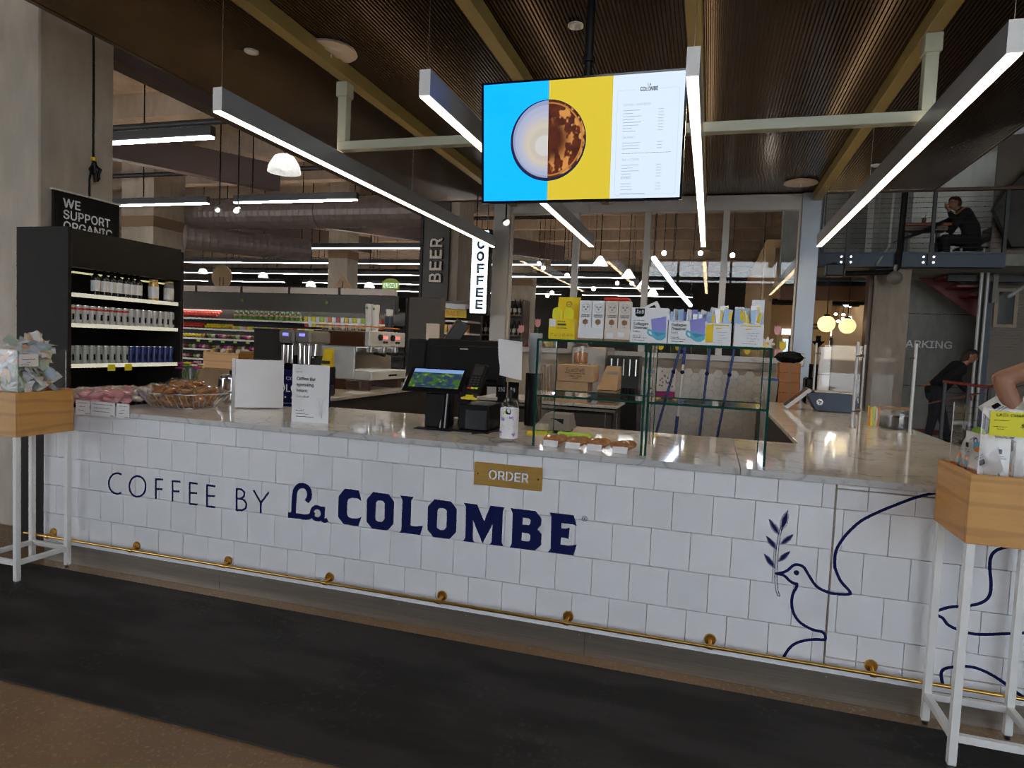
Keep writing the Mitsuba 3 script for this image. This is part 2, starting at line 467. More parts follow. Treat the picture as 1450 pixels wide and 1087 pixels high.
for x in WM[1:4]:
    part(W, 'mullion', B(x - 0.045, x + 0.045, WY, WY + 0.12, 1.68, 3.715, 0.004), 'alu')
for a, b in zip(WM[:-1], WM[1:]):
    part(W, 'pane', tm([[a, WY + .06, 1.68], [b, WY + .06, 1.68], [b, WY + .06, 3.72], [a, WY + .06, 3.72]], [[0, 1, 2], [0, 2, 3]]), 'window_glass')
for x in (0.845, 4.965):
    part(W, 'stop', B(x - .012, x + .012, WY + 0.0, WY + 0.05, 1.68, 3.715), 'cream')
kw = one('wall_kitchen', B(0.83, 4.98, WY + 0.03, WY + 0.15, 0, 1.6), 'grout', kind='structure')
# hexagonal tiles
hx = []
r = 0.070
hexa = Polygon([(r * .965 * math.cos(a), r * .965 * math.sin(a)) for a in np.arange(6) * math.pi / 3])
hm = EX(hexa, 0.008, (0, WY + 0.03, 0))
mat('hex_tile', (0.62, 0.64, 0.65), 0.25)
hs = mikit.ply(hm, 'hex_tile')
cnt = 0
for i in range(0, 20):
    for j in range(0, 13):
        x = 2.98 + i * r * 1.5; z = 0.2 + j * r * math.sqrt(3) + (r * math.sqrt(3) / 2 if i % 2 else 0)
        if z + r * 0.87 < 1.5 and x + r < 4.97:
            part(kw, 'tile', {**hs, 'to_world': T4().translate([x, 0, z])}, None)
# ---------------- the tiled counter ----------------
TW, TH = 0.2032, 0.2055
L1, L2, L3, L4 = 0.965, 0.7595, 0.554, 0.3485
CX0, CX1 = -0.63, 5.60
ct = thing('counter', 'long white tiled coffee counter with navy lettering and dove line drawing', 'counter')
part(ct, 'body', J(B(CX0, CX1, 0.012, 1.17, 0.14, 1.09), B(CX0 + .02, CX1 - .02, 0.03, 1.15, 0, 0.14)), 'grout')
part(ct, 'body', B(4.55, CX1, 1.17, 6.05, 0.0, 1.09), 'charcoal')
part(ct, 'body', B(CX0, 0.45, 1.17, 4.6, 0.0, 1.09), 'charcoal')
part(ct, 'inner_panel', B(0.47, 4.53, 1.17, 1.185, 0.1, 1.09), 'black')
DX, DZ0, DZ1 = 4.535, 0.222, 1.062     # access panel in the tiles
rows = [(L1, 1.09, 0), (L2, L1, .5), (L3, L2, 0), (L4, L3, .5), (0.165, L4, 0)]
tp = {}
g = 0.0014
xs_cut = [CX0, CX1]


def tile(x0, x1, z0, z1):
    if x1 - x0 < 0.02 or z1 - z0 < 0.015: return
    w, h = round(x1 - x0 - 2 * g, 4), round(z1 - z0 - 2 * g, 4)
    m = ('tile_white', 'tile_white', 'tile_white_b', 'tile_white_c')[rng.randrange(4)]
    if (w, h, m) not in tp:
        tp[(w, h, m)] = mikit.ply(B(0, w, 0, 0.014, 0, h, 0.0014), m)
    part(ct, 'tile', {**tp[(w, h, m)], 'to_world': T4().translate([x0 + g, rng.uniform(-.0004, .0004), z0 + g])}, None)


for z0, z1, ph in rows:
    k = -5
    while True:
        a, b = (k + ph) * TW, (k + 1 + ph) * TW
        k += 1
        if b <= CX0: continue
        if a >= CX1: break
        a, b = max(a, CX0), min(b, CX1)
        if b <= DX:
            tile(a, b, z0, z1)
        else:
            if a < DX:
                tile(a, DX - 0.006, z0, z1)
                a = DX
            # the access panel's own tiles sit a little inside the wall's joints
            zz0, zz1 = max(z0, DZ0), min(z1, DZ1)
            off = 0.03
            tile(max(a, DX) + 0.0, b, zz0, zz1)
            if z1 > DZ1: tile(a, b, DZ1 + 0.004, z1)
            if z0 < DZ0: tile(a, b, z0, DZ0 - 0.004)
part(ct, 'panel_edge', J(B(DX - .006, DX - .001, -0.001, .012, DZ0, DZ1), B(DX, CX1, -0.001, .012, DZ1, DZ1 + .004)), 'steel')
# steel kick plate in sections
for a, b in ((CX0, 0.9), (0.902, 3.33), (3.332, CX1)):
    part(ct, 'kick_plate', B(a, b, 0.008, 0.02, 0.0, 0.138, 0.001), 'steel')
part(ct, 'tile_ledge', B(CX0, CX1, 0.002, 0.014, 0.139, 0.163), 'white_gloss')
for x in (0.55, 1.02, 2.2, 2.63, 3.30, 3.36, 4.55):
    part(ct, 'screw', CY((x, 0.0085, 0.115), (x, 0.004, 0.115), 0.005, 0.003, 8), 'chrome')
G = {'C':[(1818,778),(1913,776),(1933,715),(1906,727),(1866,726),(1842,714),(1837,696),(1837,623),(1846,606),(1870,600),(1910,602),(1936,617),(1918,556),(1815,559),(1776,598),(1776,727)],'O':[(2011,778),(2113,775),(2151,734),(2152,600),(2113,555),(2011,554),(1972,592),(1970,730)],'Oi':[(2060,729),(2076,728),(2088,717),(2090,624),(2075,605),(2053,602),(2034,611),(2032,632),(2033,714),(2045,727)],'O2ref':[(2413,778),(2511,775),(2549,734),(2367,734)],'L':[(2190,776),(2277,776),(2263,754),(2263,603),(2299,602),(2344,613),(2327,555),(2193,553),(2205,571),(2206,752)],'M':[(2593,777),(2675,776),(2722,684),(2750,763),(2754,779),(2840,777),(2831,756),(2832,577),(2842,555),(2761,553),(2772,573),(2774,675),(2717,556),(2654,684),(2658,568),(2670,554),(2597,554),(2612,576),(2608,757)],'B':[(2876,778),(3022,778),(3058,739),(3057,703),(3036,677),(3062,654),(3062,591),(3029,556),(2880,553),(2892,575),(2890,752)],'Bi':[(2949,733),(2986,732),(2996,724),(2995,702),(2985,694),(2949,693)],'Bj':[(2948,647),(2987,647),(2999,638),(2998,612),(2986,601),(2948,601)],'E':[(3101,780),(3237,780),(3257,724),(3233,729),(3172,728),(3172,700),(3198,700),(3219,709),(3216,644),(3198,648),(3173,649),(3172,608),(3219,608),(3263,619),(3246,557),(3104,557),(3118,578),(3113,759)],'R':[(3299,768),(3313,770)],'La1':[(1552,667),(1570,699),(1565,739),(1539,762),(1501,762),(1472,736),(1463,698),(1460,646),(1458,586),(1447,575)],'La2':[(1419,568),(1486,569),(1553,569),(1586,585),(1602,610)],'Laa':[(1629,603),(1666,607)],'La3':[(1671,648),(1670,571),(1687,563),(1703,571)],'COF':[[(84,692),(48,698),(7,683),(-19,652),(-27,614),(-13,579),(19,557),(55,555),(82,566)],[(378,694),(380,555)],[(372,690),(438,693)],[(379,623),(434,626)],[(518,694),(520,554)],[(512,690),(582,693)],[(519,623),(575,626)],[(721,694),(658,694),(660,553),(724,555)],[(659,627),(718,630)],[(293,631),(290,609),(281,588),(265,571),(246,559),(224,553),(203,554),(183,562),(167,576),(157,595),(153,617),(156,639),(166,660),(181,677),(201,689),(223,695),(244,693),(264,685),(280,671),(290,653),(293,631)],[(863,691),(798,693),(799,552),(865,554)],[(799,623),(862,626)],[(1064,631),(1031,630),(1031,693),(1067,693),(1090,677),(1086,650),(1064,631),(1091,624),(1107,603),(1102,575),(1075,557),(1033,554),(1031,630)],[(1159,697),(1216,622),(1274,697)],[(1216,622),(1216,554)]],'head':[(4286,605),(4318,617),(4339,632),(4359,656),(4380,665),(4408,657),(4431,625),(4461,582),(4489,559),(4532,545),(4569,544),(4611,548),(4628,555)],'wing':[(4628,555),(4619,570),(4580,611),(4553,666),(4548,694),(4548,747),(4563,796),(4600,859),(4648,917),(4711,964),(4790,1012),(4867,1055),(4926,1080),(4957,1089)],'wing2':[(5314,893),(5244,865),(5211,843),(5197,809),(5198,758),(5208,686),(5204,630),(5172,593),(5115,570),(5060,558),(5021,540),(4986,516),(5024,499),(5050,470),(5091,453),(5147,444),(5202,449),(5308,472),(5375,488)],'body':[(4286,605),(4322,600),(4353,575),(4378,566),(4384,567),(4382,548),(4368,510),(4366,468),(4374,427),(4398,386),(4432,362),(4476,346),(4514,343),(4528,328),(4528,307),(4490,301),(4448,290),(4400,266),(4370,234),(4343,177)],'eye':[(4378,623),(4389,625)],'stem':[(4295,844),(4289,814),(4283,735),(4282,645),(4285,580),(4294,521),(4303,497)],'leaf':[[(4319,935),(4294,826)],[(4233,879),(4287,802)],[(4353,816),(4296,755)],[(4225,792),(4278,729)],[(4342,728),(4290,667)],[(4221,700),(4276,632)]],'tail':[(5049,178),(5039,235),(5064,263),(5144,285),(5209,276),(5275,246),(5325,213),(5375,180)]}


def P2(l): return [(a / 1000, b / 1000) for a, b in l]


def smooth_line(pts, n=6):
    p = np.array(P2(pts))
    q = np.vstack([2 * p[0] - p[1], p, 2 * p[-1] - p[-2]])
    out = []
    for i in range(1, len(q) - 2):
        for t in np.arange(n) / n:
            a, b, c, d = q[i - 1], q[i], q[i + 1], q[i + 2]
            out.append(0.5 * (2 * b + (c - a) * t + (2 * a - 5 * b + 4 * c - d) * t * t + (3 * b - a - 3 * c + d) * t ** 3))
    out.append(p[-1])
    return out


def deco(name, poly, label=None, m='navy', d=0.0012):
    return part(ct, name, EX(poly, d, (0, -0.0004, 0)), m, label=label)


Opol = Polygon(P2(G['O'])).difference(Polygon(P2(G['Oi'])).buffer(.002))
from shapely import affinity
lets = [Polygon(P2(G['C'])), Opol, Polygon(P2(G['L'])), affinity.translate(Opol, 0.401, 0), Polygon(P2(G['M'])),
        Polygon(P2(G['B'])).difference(Polygon(P2(G['Bi']))).difference(Polygon(P2(G['Bj']))), Polygon(P2(G['E']))]
for c, p in zip('COLOMBE', lets):
    deco('letter', p, f'navy slab letter {c}')
LS = lambda pts, w, cap='flat': LineString(pts).buffer(w / 2, cap_style=cap, join_style='round')
deco('letter', unary_union([LS(smooth_line(G['La1']), .034), LS(smooth_line(G['La2']), .034)]), 'navy script capital L')
rg = Point(1.629, .603).buffer(.051, 12).difference(Point(1.629, .603).buffer(.025, 12))
deco('letter', unary_union([rg, LS(smooth_line(G['La3']), .026)]), 'navy script letter a')
reg = unary_union([Point(3.299, .768).buffer(.015).difference(Point(3.299, .768).buffer(.0125)), rect(3.2955, 3.297, .761, .775), rect(3.297, 3.302, .7735, .775), rect(3.297, 3.302, .768, .7695), LineString([(3.299, .768), (3.303, .761)]).buffer(.0008)])
deco('registered_mark', reg)
words = [[0], [9], [1, 2, 3], [4, 5, 6], [7, 8], [10, 11], [12], [13, 14]]
for c, idx in zip('COFFEEBY', words):
    deco('letter', unary_union([LS(P2(G['COF'][i]) if c in 'FEY' else (smooth_line(G['COF'][i]) if c in 'CO' else P2(G['COF'][i])), .0125) for i in idx]), f'thin navy letter {c}')
for n, lab in (('head', 'navy line of the dove head and back'), ('wing', 'navy line of the raised wing'), ('wing2', 'navy line of the second wing'), ('body', 'navy line of the dove breast'), ('tail', 'navy line of the tail')):
    deco('dove_line', LS(smooth_line(G[n]), .0135, 'round'), lab)
deco('dove_eye', Point(4.378, .623).buffer(.0125))
st = smooth_line(G['stem'])
sb = LineString(st).buffer(.0065)
deco('olive_stem', sb.difference(LineString(st).buffer(.0038)))
for a, b in G['leaf']:
    a, b = np.array(a) / 1000, np.array(b) / 1000
    d = a - b; n = np.array([-d[1], d[0]])
    def leaf(s, w): return Polygon([tuple(b + d * ((1 - s) / 2 + s * t) + n * w * s * math.sin(math.pi * t ** .85)) for t in np.linspace(0, 1, 9)] + [tuple(b + d * ((1 - s) / 2 + s * t) - n * w * s * math.sin(math.pi * t ** .85)) for t in np.linspace(1, 0, 9)])
    o = leaf(1.0, .155)
    deco('olive_leaf', unary_union([leaf(.8, .125), o.difference(o.buffer(-.0028))]))
# ---------------- worktops ----------------
wt = thing('worktop', 'grey white veined marble worktop of the coffee counter running along front and sides', 'worktop')
part(wt, 'slab', B(CX0 - .01, 4.08, -0.025, 1.2, 1.09, 1.125, 0.003), 'marble')
part(wt, 'slab', J(B(4.083, CX1 + .01, -0.025, 1.2, 1.09, 1.125, 0.003), B(4.5, CX1 + .01, 1.2, 6.1, 1.09, 1.125, 0.003)), 'marble')
part(wt, 'slab', B(CX0 - .01, 0.5, 1.2, 4.6, 1.09, 1.125, 0.003), 'marble')
# brass foot rail
rl = thing('foot_rail', 'brass foot rail on round brackets low along the tiled counter', 'rail')
part(rl, 'rod', CY((-0.75, -0.05, 0.195), (5.65, -0.05, 0.195), 0.0095, n=14), 'brass', smooth=40)
bk = J(CY((0, 0.0, 0.213), (0, -0.008, 0.213), 0.031, 0.027, 20), CY((0, -0.005, 0.208), (0, -0.05, 0.196), 0.009, n=10), CY((-0.013, -0.05, 0.195), (0.013, -0.05, 0.195), 0.0145, n=12))
bp = mikit.ply(bk, 'brass', 40)
for k in range(8):
    part(rl, 'bracket', {**bp, 'to_world': T4().translate([-0.53 + 0.753 * k, 0, 0])}, None)
# order plate
op = thing('order_sign', 'brushed brass plate on the tiles with the stencilled word ORDER', 'sign')
pl = rrect(2.653, 3.053, 0.893, 1.024, 0.008)
part(op, 'plate', EX(pl, 0.004, (0, -0.0045, 0)), 'brass_plate')
part(op, 'lettering', TXT('ORDER', 0.05, (2.735, -0.0084, 0.934), d=0.0006, bold=True, width=0.235), 'white_ink')
sl = []
for i, x in enumerate((2.757, 2.853)):
    sl.append(EX(rect(x, x + .005, .932, .987), 0.0004, (0, -0.0091, 0)))
part(op, 'stencil_bridge', J(sl), 'brass_plate')
part(op, 'letter_shadow', TXT('ORDER', 0.05, (2.733, -0.0083, 0.936), d=0.0004, bold=True, width=0.235), 'ink')
for x in (2.676, 3.03):
    part(op, 'screw', CY((x, -0.004, .958), (x, -0.011, .958), 0.005, 0.004, 10), 'black')
# black mat
one('floor_mat', B(-4.5, 7.5, -1.29, -0.10, 0.0, 0.008, 0.003), 'rubber', 'long black rubber mat on the concrete floor in front of the counter', 'mat')
# ---------------- menu screen ----------------
ZT = 1.125
tv = thing('menu_screen', 'large hanging menu screen showing a cup split between cyan and yellow, with a price list', 'screen')
TT = TR(3.075, 0.42, 2.935, rx=7)
def tvp(name, mesh, m, L=None, label=None, rad=None):
    k = uniq(tv + '__' + name)
    d = mikit.ply(mesh, m, False, uv=mesh.vertices[:, [0, 2]] if rad else None)
    if L is not None:
        L = [c * K for c in L]
        d['emitter'] = {'type': 'area', 'radiance': rad or {'type': 'rgb', 'value': list(L)}}
    d['to_world'] = TT
    scene[k] = d
    if label: tag(k, label)
    return k
tvp('housing', B(-.615, .615, .012, .055, -.358, .358, .006), 'black')
tvp('bezel', EX(rect(-.615, .615, -.358, .358).difference(rect(-.602, .602, -.344, .347)), .012, (0, .012, 0)), 'black_gloss')
SX = [-.602, -.19, .195, .602]
cup = Point(-.192, 0.005).buffer(.235, 24)
cy, ye, wh = rect(SX[0], SX[1], -.344, .347), rect(SX[1], SX[2], -.344, .347), rect(SX[2], SX[3], -.344, .347)
S = lambda p, y=.006: EX(p, .001, (0, y, 0))
tvp('cyan_field', S(cy.difference(cup)), 'black', (0.0, .54, 2.6), 'cyan left third of the screen')
tvp('yellow_field', S(ye.difference(cup)), 'black', (.74, .57, .035), 'yellow middle of the screen')
tvp('menu_field', S(wh), 'black', (.74, .86, 1.0), 'pale blue menu panel')
lf = lambda r, c=(-.192, .012): Point(*c).buffer(r, 24).intersection(rect(-1, SX[1], -1, 1))
rf = lambda r, c=(-.192, .012): Point(*c).buffer(r, 24).intersection(rect(SX[1], 1, -1, 1))
c0 = Point(-.192, .005)
tvp('cup_shadow', S(cup.difference(Point(-.188, .012).buffer(.224, 24))), 'black', (.012, .014, .05))
g0 = Point(-.188, .012)
bounds = [.224, .205, .175, .15, .125, .095, .06, 0]
cols = [(.30, .36, .56), (.42, .46, .62), (.48, .5, .62), (.56, .53, .52), (.62, .56, .47), (.58, .52, .45), (.64, .62, .6)]
for i in range(7):
    ring = lf(bounds[i], (-.188 - .004 * i, .012 - .006 * i))
    if i < 6: ring = ring.difference(Point(-.188 - .004 * (i + 1), .012 - .006 * (i + 1)).buffer(bounds[i + 1], 24))
    tvp('milk', S(ring), 'black', cols[i])
def coffee(p, n, uv):
    x, z = p.x - 2.887, p.z - 2.947
    r = dr.sqrt(x * x + z * z)
    w = fbm(p.x * 26, p.z * 26, 2, 4)
    v = smoothstep(.52, .66, fbm(p.x * 34, p.z * 22, 5, 3) + (fbm(p.x * 9, p.z * 9, 1, 2) - .5) * .4)
    c = mix((.018, .004, .003), (.16, .028, .006), w)
    c = mix(c, (.75, .33, .08), v * smoothstep(.07, .17, r) * .85)
    return mix(c, (.5, .2, .04), smoothstep(.2, .206, r) * (1 - smoothstep(.209, .214, r))) * K
tvp('iced_coffee', S(rf(.224, (-.188, .012))), 'black', (0, 0, 0), 'brown iced coffee half of the cup', proc(coffee))
lt = (.34, .5, .66)
fr_ = rrect(.222, .575, -.325, .262, .012)
tvp('menu_frame', S(fr_.difference(fr_.buffer(-.0018)).difference(rect(.33, .47, .24, .28)), .0045), 'black', (.5, .66, .82))
tvp('menu_logo', J(TXT('COLOMBE', .021, (.351, .0045, .252), bold=True, width=.1), TXT('La', .013, (.393, .0045, .28)), ), 'ink')
ms = []
for z, t, n in ((.175, 'COFFEE + ESPRESSO', 8), (-.005, 'ON DRAFT', 3), (-.13, 'TEA + COCOA', 5), (-.235, 'EXTRAS', 3)):
    ms.append(TXT(t, .0115, (.258, .0045, z), width=.0092 * len(t)))
    for i in range(n):
        zz = z - .027 - i * .0165
        a = .258; b = a + rng.uniform(.05, .11)
        ms += [bars([(a, b, zz), (.46, .46 + rng.uniform(.028, .034), zz)], (0, .0045, 0), h=.0032)]
tag(tvp('menu_text', J(ms), 'black', (.40, .50, .64)), kind='stuff')
tvp('menu_rule', bars([(.26, .54, -.09)], (0, .0045, 0), h=.0018), 'grey_ink')
tvp('menu_rule', bars([(.252, .4, -.318)], (0, .0045, 0), h=.0018), 'ink_grey')
pk = part(tv, 'mount_pole', J(CY((3.083, .56, 3.1), (3.083, .56, 3.94), .026, n=16), CY((3.083, .56, 3.44), (3.083, .56, 3.47), .04, n=16), B(3.02, 3.15, .48, .6, 2.85, 3.12, .005)), 'black', 40)

# ---------------- left end: wire basket, tray, cards ----------------
def bagel(r, seed):
    q = np.random.default_rng(seed)
    s = trimesh.creation.icosphere(2)
    v = s.vertices * [r, r * .9, r * .42]
    v = v * (1 + .12 * (meshkit.fbm(s.vertices * 2.2 + seed, 3, seed) - .5)[:, None])
    return tm(v, s.faces)
def wrapmesh(r, seed):
    s = trimesh.creation.icosphere(2)
    v = s.vertices * [r * 1.25, r * 1.1, r * .6]
    v = v * (1 + .5 * (meshkit.fbm(s.vertices * 4.5 + seed, 3, seed) - .5)[:, None])
    return tm(v, s.faces)
wb = thing('wire_basket', 'oval silver wire basket holding wrapped brown pastries on the left end of the counter', 'basket')
bc, brx, bry = np.array([.14, .50]), .33, .30
ring = lambda z, f: [(bc[0] + brx * f * math.cos(a), bc[1] + bry * f * math.sin(a), z) for a in np.arange(48) * math.pi / 24]
part(wb, 'rim', J(TU(ring(ZT + .115, 1.0), .0045, 6, True), TU(ring(ZT + .006, .72), .003, 6, True)), 'chrome', True)
zig = []
for k in range(44):
    a0, a1 = k * math.pi / 22, (k + .8) * math.pi / 22
    zig.append(TU([(bc[0] + brx * math.cos(a0), bc[1] + bry * math.sin(a0), ZT + .115), (bc[0] + brx * .72 * math.cos(a1), bc[1] + bry * .72 * math.sin(a1), ZT + .006)], .0034, 5))
part(wb, 'wires', J(zig), 'chrome')
part(wb, 'base', J([TU([(bc[0] + brx * .7 * math.cos(a), bc[1] + bry * .7 * math.sin(a), ZT + .006), (bc[0] - brx * .7 * math.cos(a), bc[1] - bry * .7 * math.sin(a), ZT + .006)], .0019, 5) for a in np.arange(6) * math.pi / 6]), 'chrome')
pc = [(mikit.ply(bagel(.047, s), 'cookie', True), mikit.ply(wrapmesh(.05, s), 'wrap', False)) for s in range(5)]
i = 0
for lay, n, f in ((0.04, 11, .52), (.04, 5, .24), (.085, 12, .63), (.085, 7, .32), (.13, 11, .58), (.13, 5, .25), (.17, 5, .25)):
    for k in range(n):
        a = k * 2 * math.pi / n + lay * 20
        t = thing('pastry', 'clear wrapped round brown pastry heaped in the oval wire basket', 'pastry', 'pastries in the wire basket')
        w = TR(bc[0] + brx * f * math.cos(a), bc[1] + bry * f * math.sin(a), ZT + lay, rng.uniform(0, 360), rng.uniform(-35, 35), rng.uniform(-35, 35))
        b, wr = pc[i % 5]; i += 1
        part(t, 'body', {**b, 'to_world': w}, None)
        part(t, 'wrapper', {**wr, 'to_world': w}, None)
ty = thing('display_tray', 'shallow black wire tray of wrapped pink treats left of the oval basket', 'tray')
part(ty, 'base', B(-.60, -.20, .02, .62, ZT, ZT + .008), 'black')
part(ty, 'rim', TU([(-.6, .02, ZT + .06), (-.2, .02, ZT + .06), (-.2, .62, ZT + .06), (-.6, .62, ZT + .06)], .004, 6, True), 'chrome')
part(ty, 'wires', J([TU([(x, y, ZT), (x, y, ZT + .06)], .002, 5) for x, y in [(-.6 + .05 * k, .02) for k in range(9)] + [(-.2, .02 + .06 * k) for k in range(11)]]), 'chrome')
pm = [mikit.ply(bagel(.052, s + 20), m, True) for s, m in ((0, 'pink'), (1, 'cream'), (2, 'pink'))]
for ix in range(5):
    for iy in range(7):
        for l in range(2):
            t = thing('wrapped_treat', 'pink and cream treat in clear wrap lined up on the black tray', 'treat', 'treats on the tray')
            w = TR(-.55 + ix * .08 + rng.uniform(-.01, .01), .06 + iy * .085, ZT + .045 + l * .045, rng.uniform(0, 360), rng.uniform(-30, 30), rng.uniform(-30, 30))
            part(t, 'body', {**pm[rng.randrange(3)], 'to_world': w}, None)
            part(t, 'wrapper', {**pc[rng.randrange(5)][1], 'to_world': w @ T4().scale(.9)}, None)
# second heap behind: clear bagged treats
for k in range(20):
    t = thing('bagged_treat', 'pinkish clear bag of treats heaped behind the wire basket', 'treat', 'bagged treats behind the basket')
    w = TR(-.52 + (k % 7) * .1, .75 + (k // 7) * .11, ZT + .05 + rng.uniform(0, .05), rng.uniform(0, 360), rng.uniform(-30, 30))
    part(t, 'body', {**pm[k % 3], 'to_world': w}, None)
    part(t, 'wrapper', {**pc[k % 5][1], 'to_world': w}, None)
for x0, x1, lab in ((-.29, -.165, 'leftmost of three white price cards at the counter edge'), (-.155, .055, 'widest of three white price cards at the counter edge, in the middle'), (.07, .18, 'white price card at the counter edge, right beside the wire basket')):
    t = thing('price_card', lab, 'card', 'price cards at the counter edge')
    part(t, 'card', B(x0, x1, -.033, -.031, 1.085, 1.185), 'white_card')
    part(t, 'print', bars([(x0 + .02, x1 - .02, 1.165), (x0 + .03, x1 - .04, 1.14), (x0 + .02, x1 - .05, 1.115), (x1 - .04, x1 - .01, 1.093)], (0, -.0331, 0), h=.004), 'ink_grey')
# vase with flowers, chrome pot
v = thing('vase', 'clear ribbed vase with a mixed bouquet behind the pastries', 'vase')
vc = (-.33, 1.06, ZT + .075)
part(v, 'riser', B(-.43, -.23, .98, 1.14, ZT, ZT + .075, .004), 'black')
part(v, 'body', LA([(.001, .004), (.05, .004), (.062, .17), (.07, .2)], vc, 24), 'jar_glass', True)
sm = [TU([(vc[0], vc[1], ZT + .03), (vc[0] + .07 * math.cos(a), vc[1] + .07 * math.sin(a), ZT + .22 + .02 * (k % 3))], .003, 5) for k, a in enumerate(np.arange(9) * .7)]
part(v, 'stems', J(sm), 'green')
for k in range(14):
    a = k * 2.4; rr = .012 + .085 * math.sqrt(k / 14)
    c = (vc[0] + rr * math.cos(a), vc[1] + rr * math.sin(a), ZT + .24 + .05 * math.cos(rr * 14) + .01 * (k % 4))
    pet = J([SP((c[0] + .02 * math.cos(b), c[1] + .02 * math.sin(b), c[2]), (.016, .016, .009), 1) for b in np.arange(6) * math.pi / 3] + [SP(c, .013, 1)])
    part(v, 'flower', pet, ('magenta', 'magenta', 'yellow', 'pink', 'green', 'cream')[k % 6], True)
pt = thing('metal_canister', 'round polished steel canister behind the blank acrylic stand', 'canister')
part(pt, 'body', LA([(.001, 0), (.085, 0), (.1, .03), (.1, .19), (.08, .225), (.001, .23)], (.12, 1.02, ZT), 32), 'chrome', 40)
part(pt, 'lid_knob', CY((.12, 1.02, ZT + .23), (.12, 1.02, ZT + .26), .015, n=12), 'black')
# blank acrylic stand
a = math.radians(35)
u = (math.cos(a), math.sin(a), 0); w_ = (-math.sin(a), math.cos(a), 0)
o = np.array([.49, .62, ZT])
st_ = thing('acrylic_stand', 'blank white sheet in a clear acrylic stand beside the coffee bar hours sign', 'sign holder')
part(st_, 'sheet', EX(rect(.002, .345, .01, .375), .002, o, u), 'white_paper')
part(st_, 'side_flap', EX(rect(0, .05, .0, .38), .002, o + np.array([-.045, .02, 0]), (.88, -.35, 0)), 'white_card')
part(st_, 'foot', EX(Polygon([(0, 0), (.345, 0), (.345, .09), (0, .09)]), .003, o, u, w_), 'clear_plastic')
# navy box behind
nb = thing('navy_box', 'navy box with white letters standing between the two counter signs', 'box')
part(nb, 'body', B(.50, .98, 1.0, 1.15, ZT, ZT + .29, .004), 'navy')
part(nb, 'lettering', J(TXT('COLOMBE', .06, (.535, .9992, ZT + .12), bold=True, width=.4), TXT('COFFEE', .025, (.66, .9992, ZT + .215), width=.2), bars([(.53, .95, ZT + .025)], (0, .9992, 0), h=.004), *[EX(Point(x, ZT + .075).buffer(.008, 4), .0006, (0, .9992, 0)) for x in np.arange(.6, .95, .06)]), 'white_ink')
# hours sign
a = math.radians(7); u = (math.cos(a), math.sin(a), 0); o = np.array([1.255, .245, ZT])
hs_ = thing('hours_sign', 'white upright sign reading Coffee Bar operating hours in an acrylic stand', 'sign')
part(hs_, 'sheet', EX(rect(0, .262, .0, .382), .002, o, u), 'white_card')
part(hs_, 'foot', EX(rect(0, .262, 0, .08), .003, o + [0, 0.003, 0], u, (-math.sin(a), math.cos(a), 0)), 'clear_plastic')
f = np.array([math.sin(a), -math.cos(a), 0]) * .0022
tt = [TXT(s, .021, o + f + np.array(u) * .03 + [0, 0, z], u, bold=True, width=wd) for s, z, wd in (('Coffee Bar', .277, .135), ('operating', .238, .12), ('hours:', .199, .08))]
tt += [TXT('7 am–10 pm', .0125, o + f + np.array(u) * .03 + [0, 0, .163], u, width=.088)]
tt += [bars([(.03, .07, .33), (.03, .09, .075), (.03, .12, .052), (.03, .155, .034)], o + f, u, h=.0035)]
part(hs_, 'lettering', J(tt), 'ink')
q = np.random.default_rng(3)
bot = []
for k in range(9):
    c = np.array([.21 + q.uniform(-.03, .03), .06 + k * .013]); 
    bot.append(LineString([(.215, .03), tuple(c)]).buffer(.0007))
    bot.append(Point(*c).buffer(.013, 6).difference(Point(*c).buffer(.012, 6)))
part(hs_, 'drawing', EX(unary_union(bot), .0005, o + f, u), 'grey_ink', label='thin grey line drawing of a plant')

# ---------------- register ----------------
ps = thing('register', 'black point of sale terminal with tilted customer screen and card reader', 'register')
part(ps, 'base', J(B(2.13, 2.58, .42, .95, ZT, ZT + .012, .003), B(2.13, 2.26, .44, .64, ZT + .012, 1.36, .006), B(2.36, 2.56, .46, .80, ZT + .012, 1.30, .006)), 'black')
part(ps, 'column', CY((2.255, .47, ZT), (2.255, .50, 1.40), .038, .038, 20), 'black_gloss', 40)
part(ps, 'foot', B(2.08, 2.34, .38, .46, ZT, ZT + .006, .002), 'black_gloss')
part(ps, 'printer', J(B(2.41, 2.555, .45, .47, 1.14, 1.27, .004)), 'dark_steel')
Q = TR(2.20, .46, 1.455, rz=4, rx=-48)
def pp(n, m, k, **e):
    kk = uniq(ps + '__' + n); scene[kk] = {**mikit.ply(m, k, False, uv=m.vertices[:, [0, 2]] if e else None), 'to_world': Q, **e}
    return kk
pp('customer_screen', B(-.215, .195, 0, .02, -.115, .105, .008), 'black_gloss')
def scr(p, n, uv):
    g = fbm(p.x * 30, p.z * 40, p.y * 40, 4)
    h = noise(p.x * 60, p.z * 80, 4)
    c = mix((.03, .06, .16), (.06, .2, .03), smoothstep(.42, .6, g))
    return mix(c, (.32, .4, .06), smoothstep(.72, .85, h) * smoothstep(.45, .55, g)) * (K * .55)
k = pp('screen_image', B(-.175, .165, -.002, 0, -.085, .052), 'black', emitter={'type': 'area', 'radiance': proc(scr)})
k = pp('screen_bar', B(-.175, .165, -.002, 0, .053, .085), 'black', emitter={'type': 'area', 'radiance': {'type': 'rgb', 'value': [.2 * K, .34 * K, .62 * K]}})
Q = TR(2.475, .45, 1.475, rz=-12, rx=-30)
pp('card_reader', B(-.052, .052, 0, .045, -.095, .105, .01), 'black')
pp('reader_screen', B(-.036, .036, -.001, 0, .02, .09), 'dark_steel')
for i, c in enumerate(('red', 'yellow_note', 'lime')):
    pp('reader_key', B(-.04 + i * .028, -.018 + i * .028, -.003, 0, -.08, -.068), c)
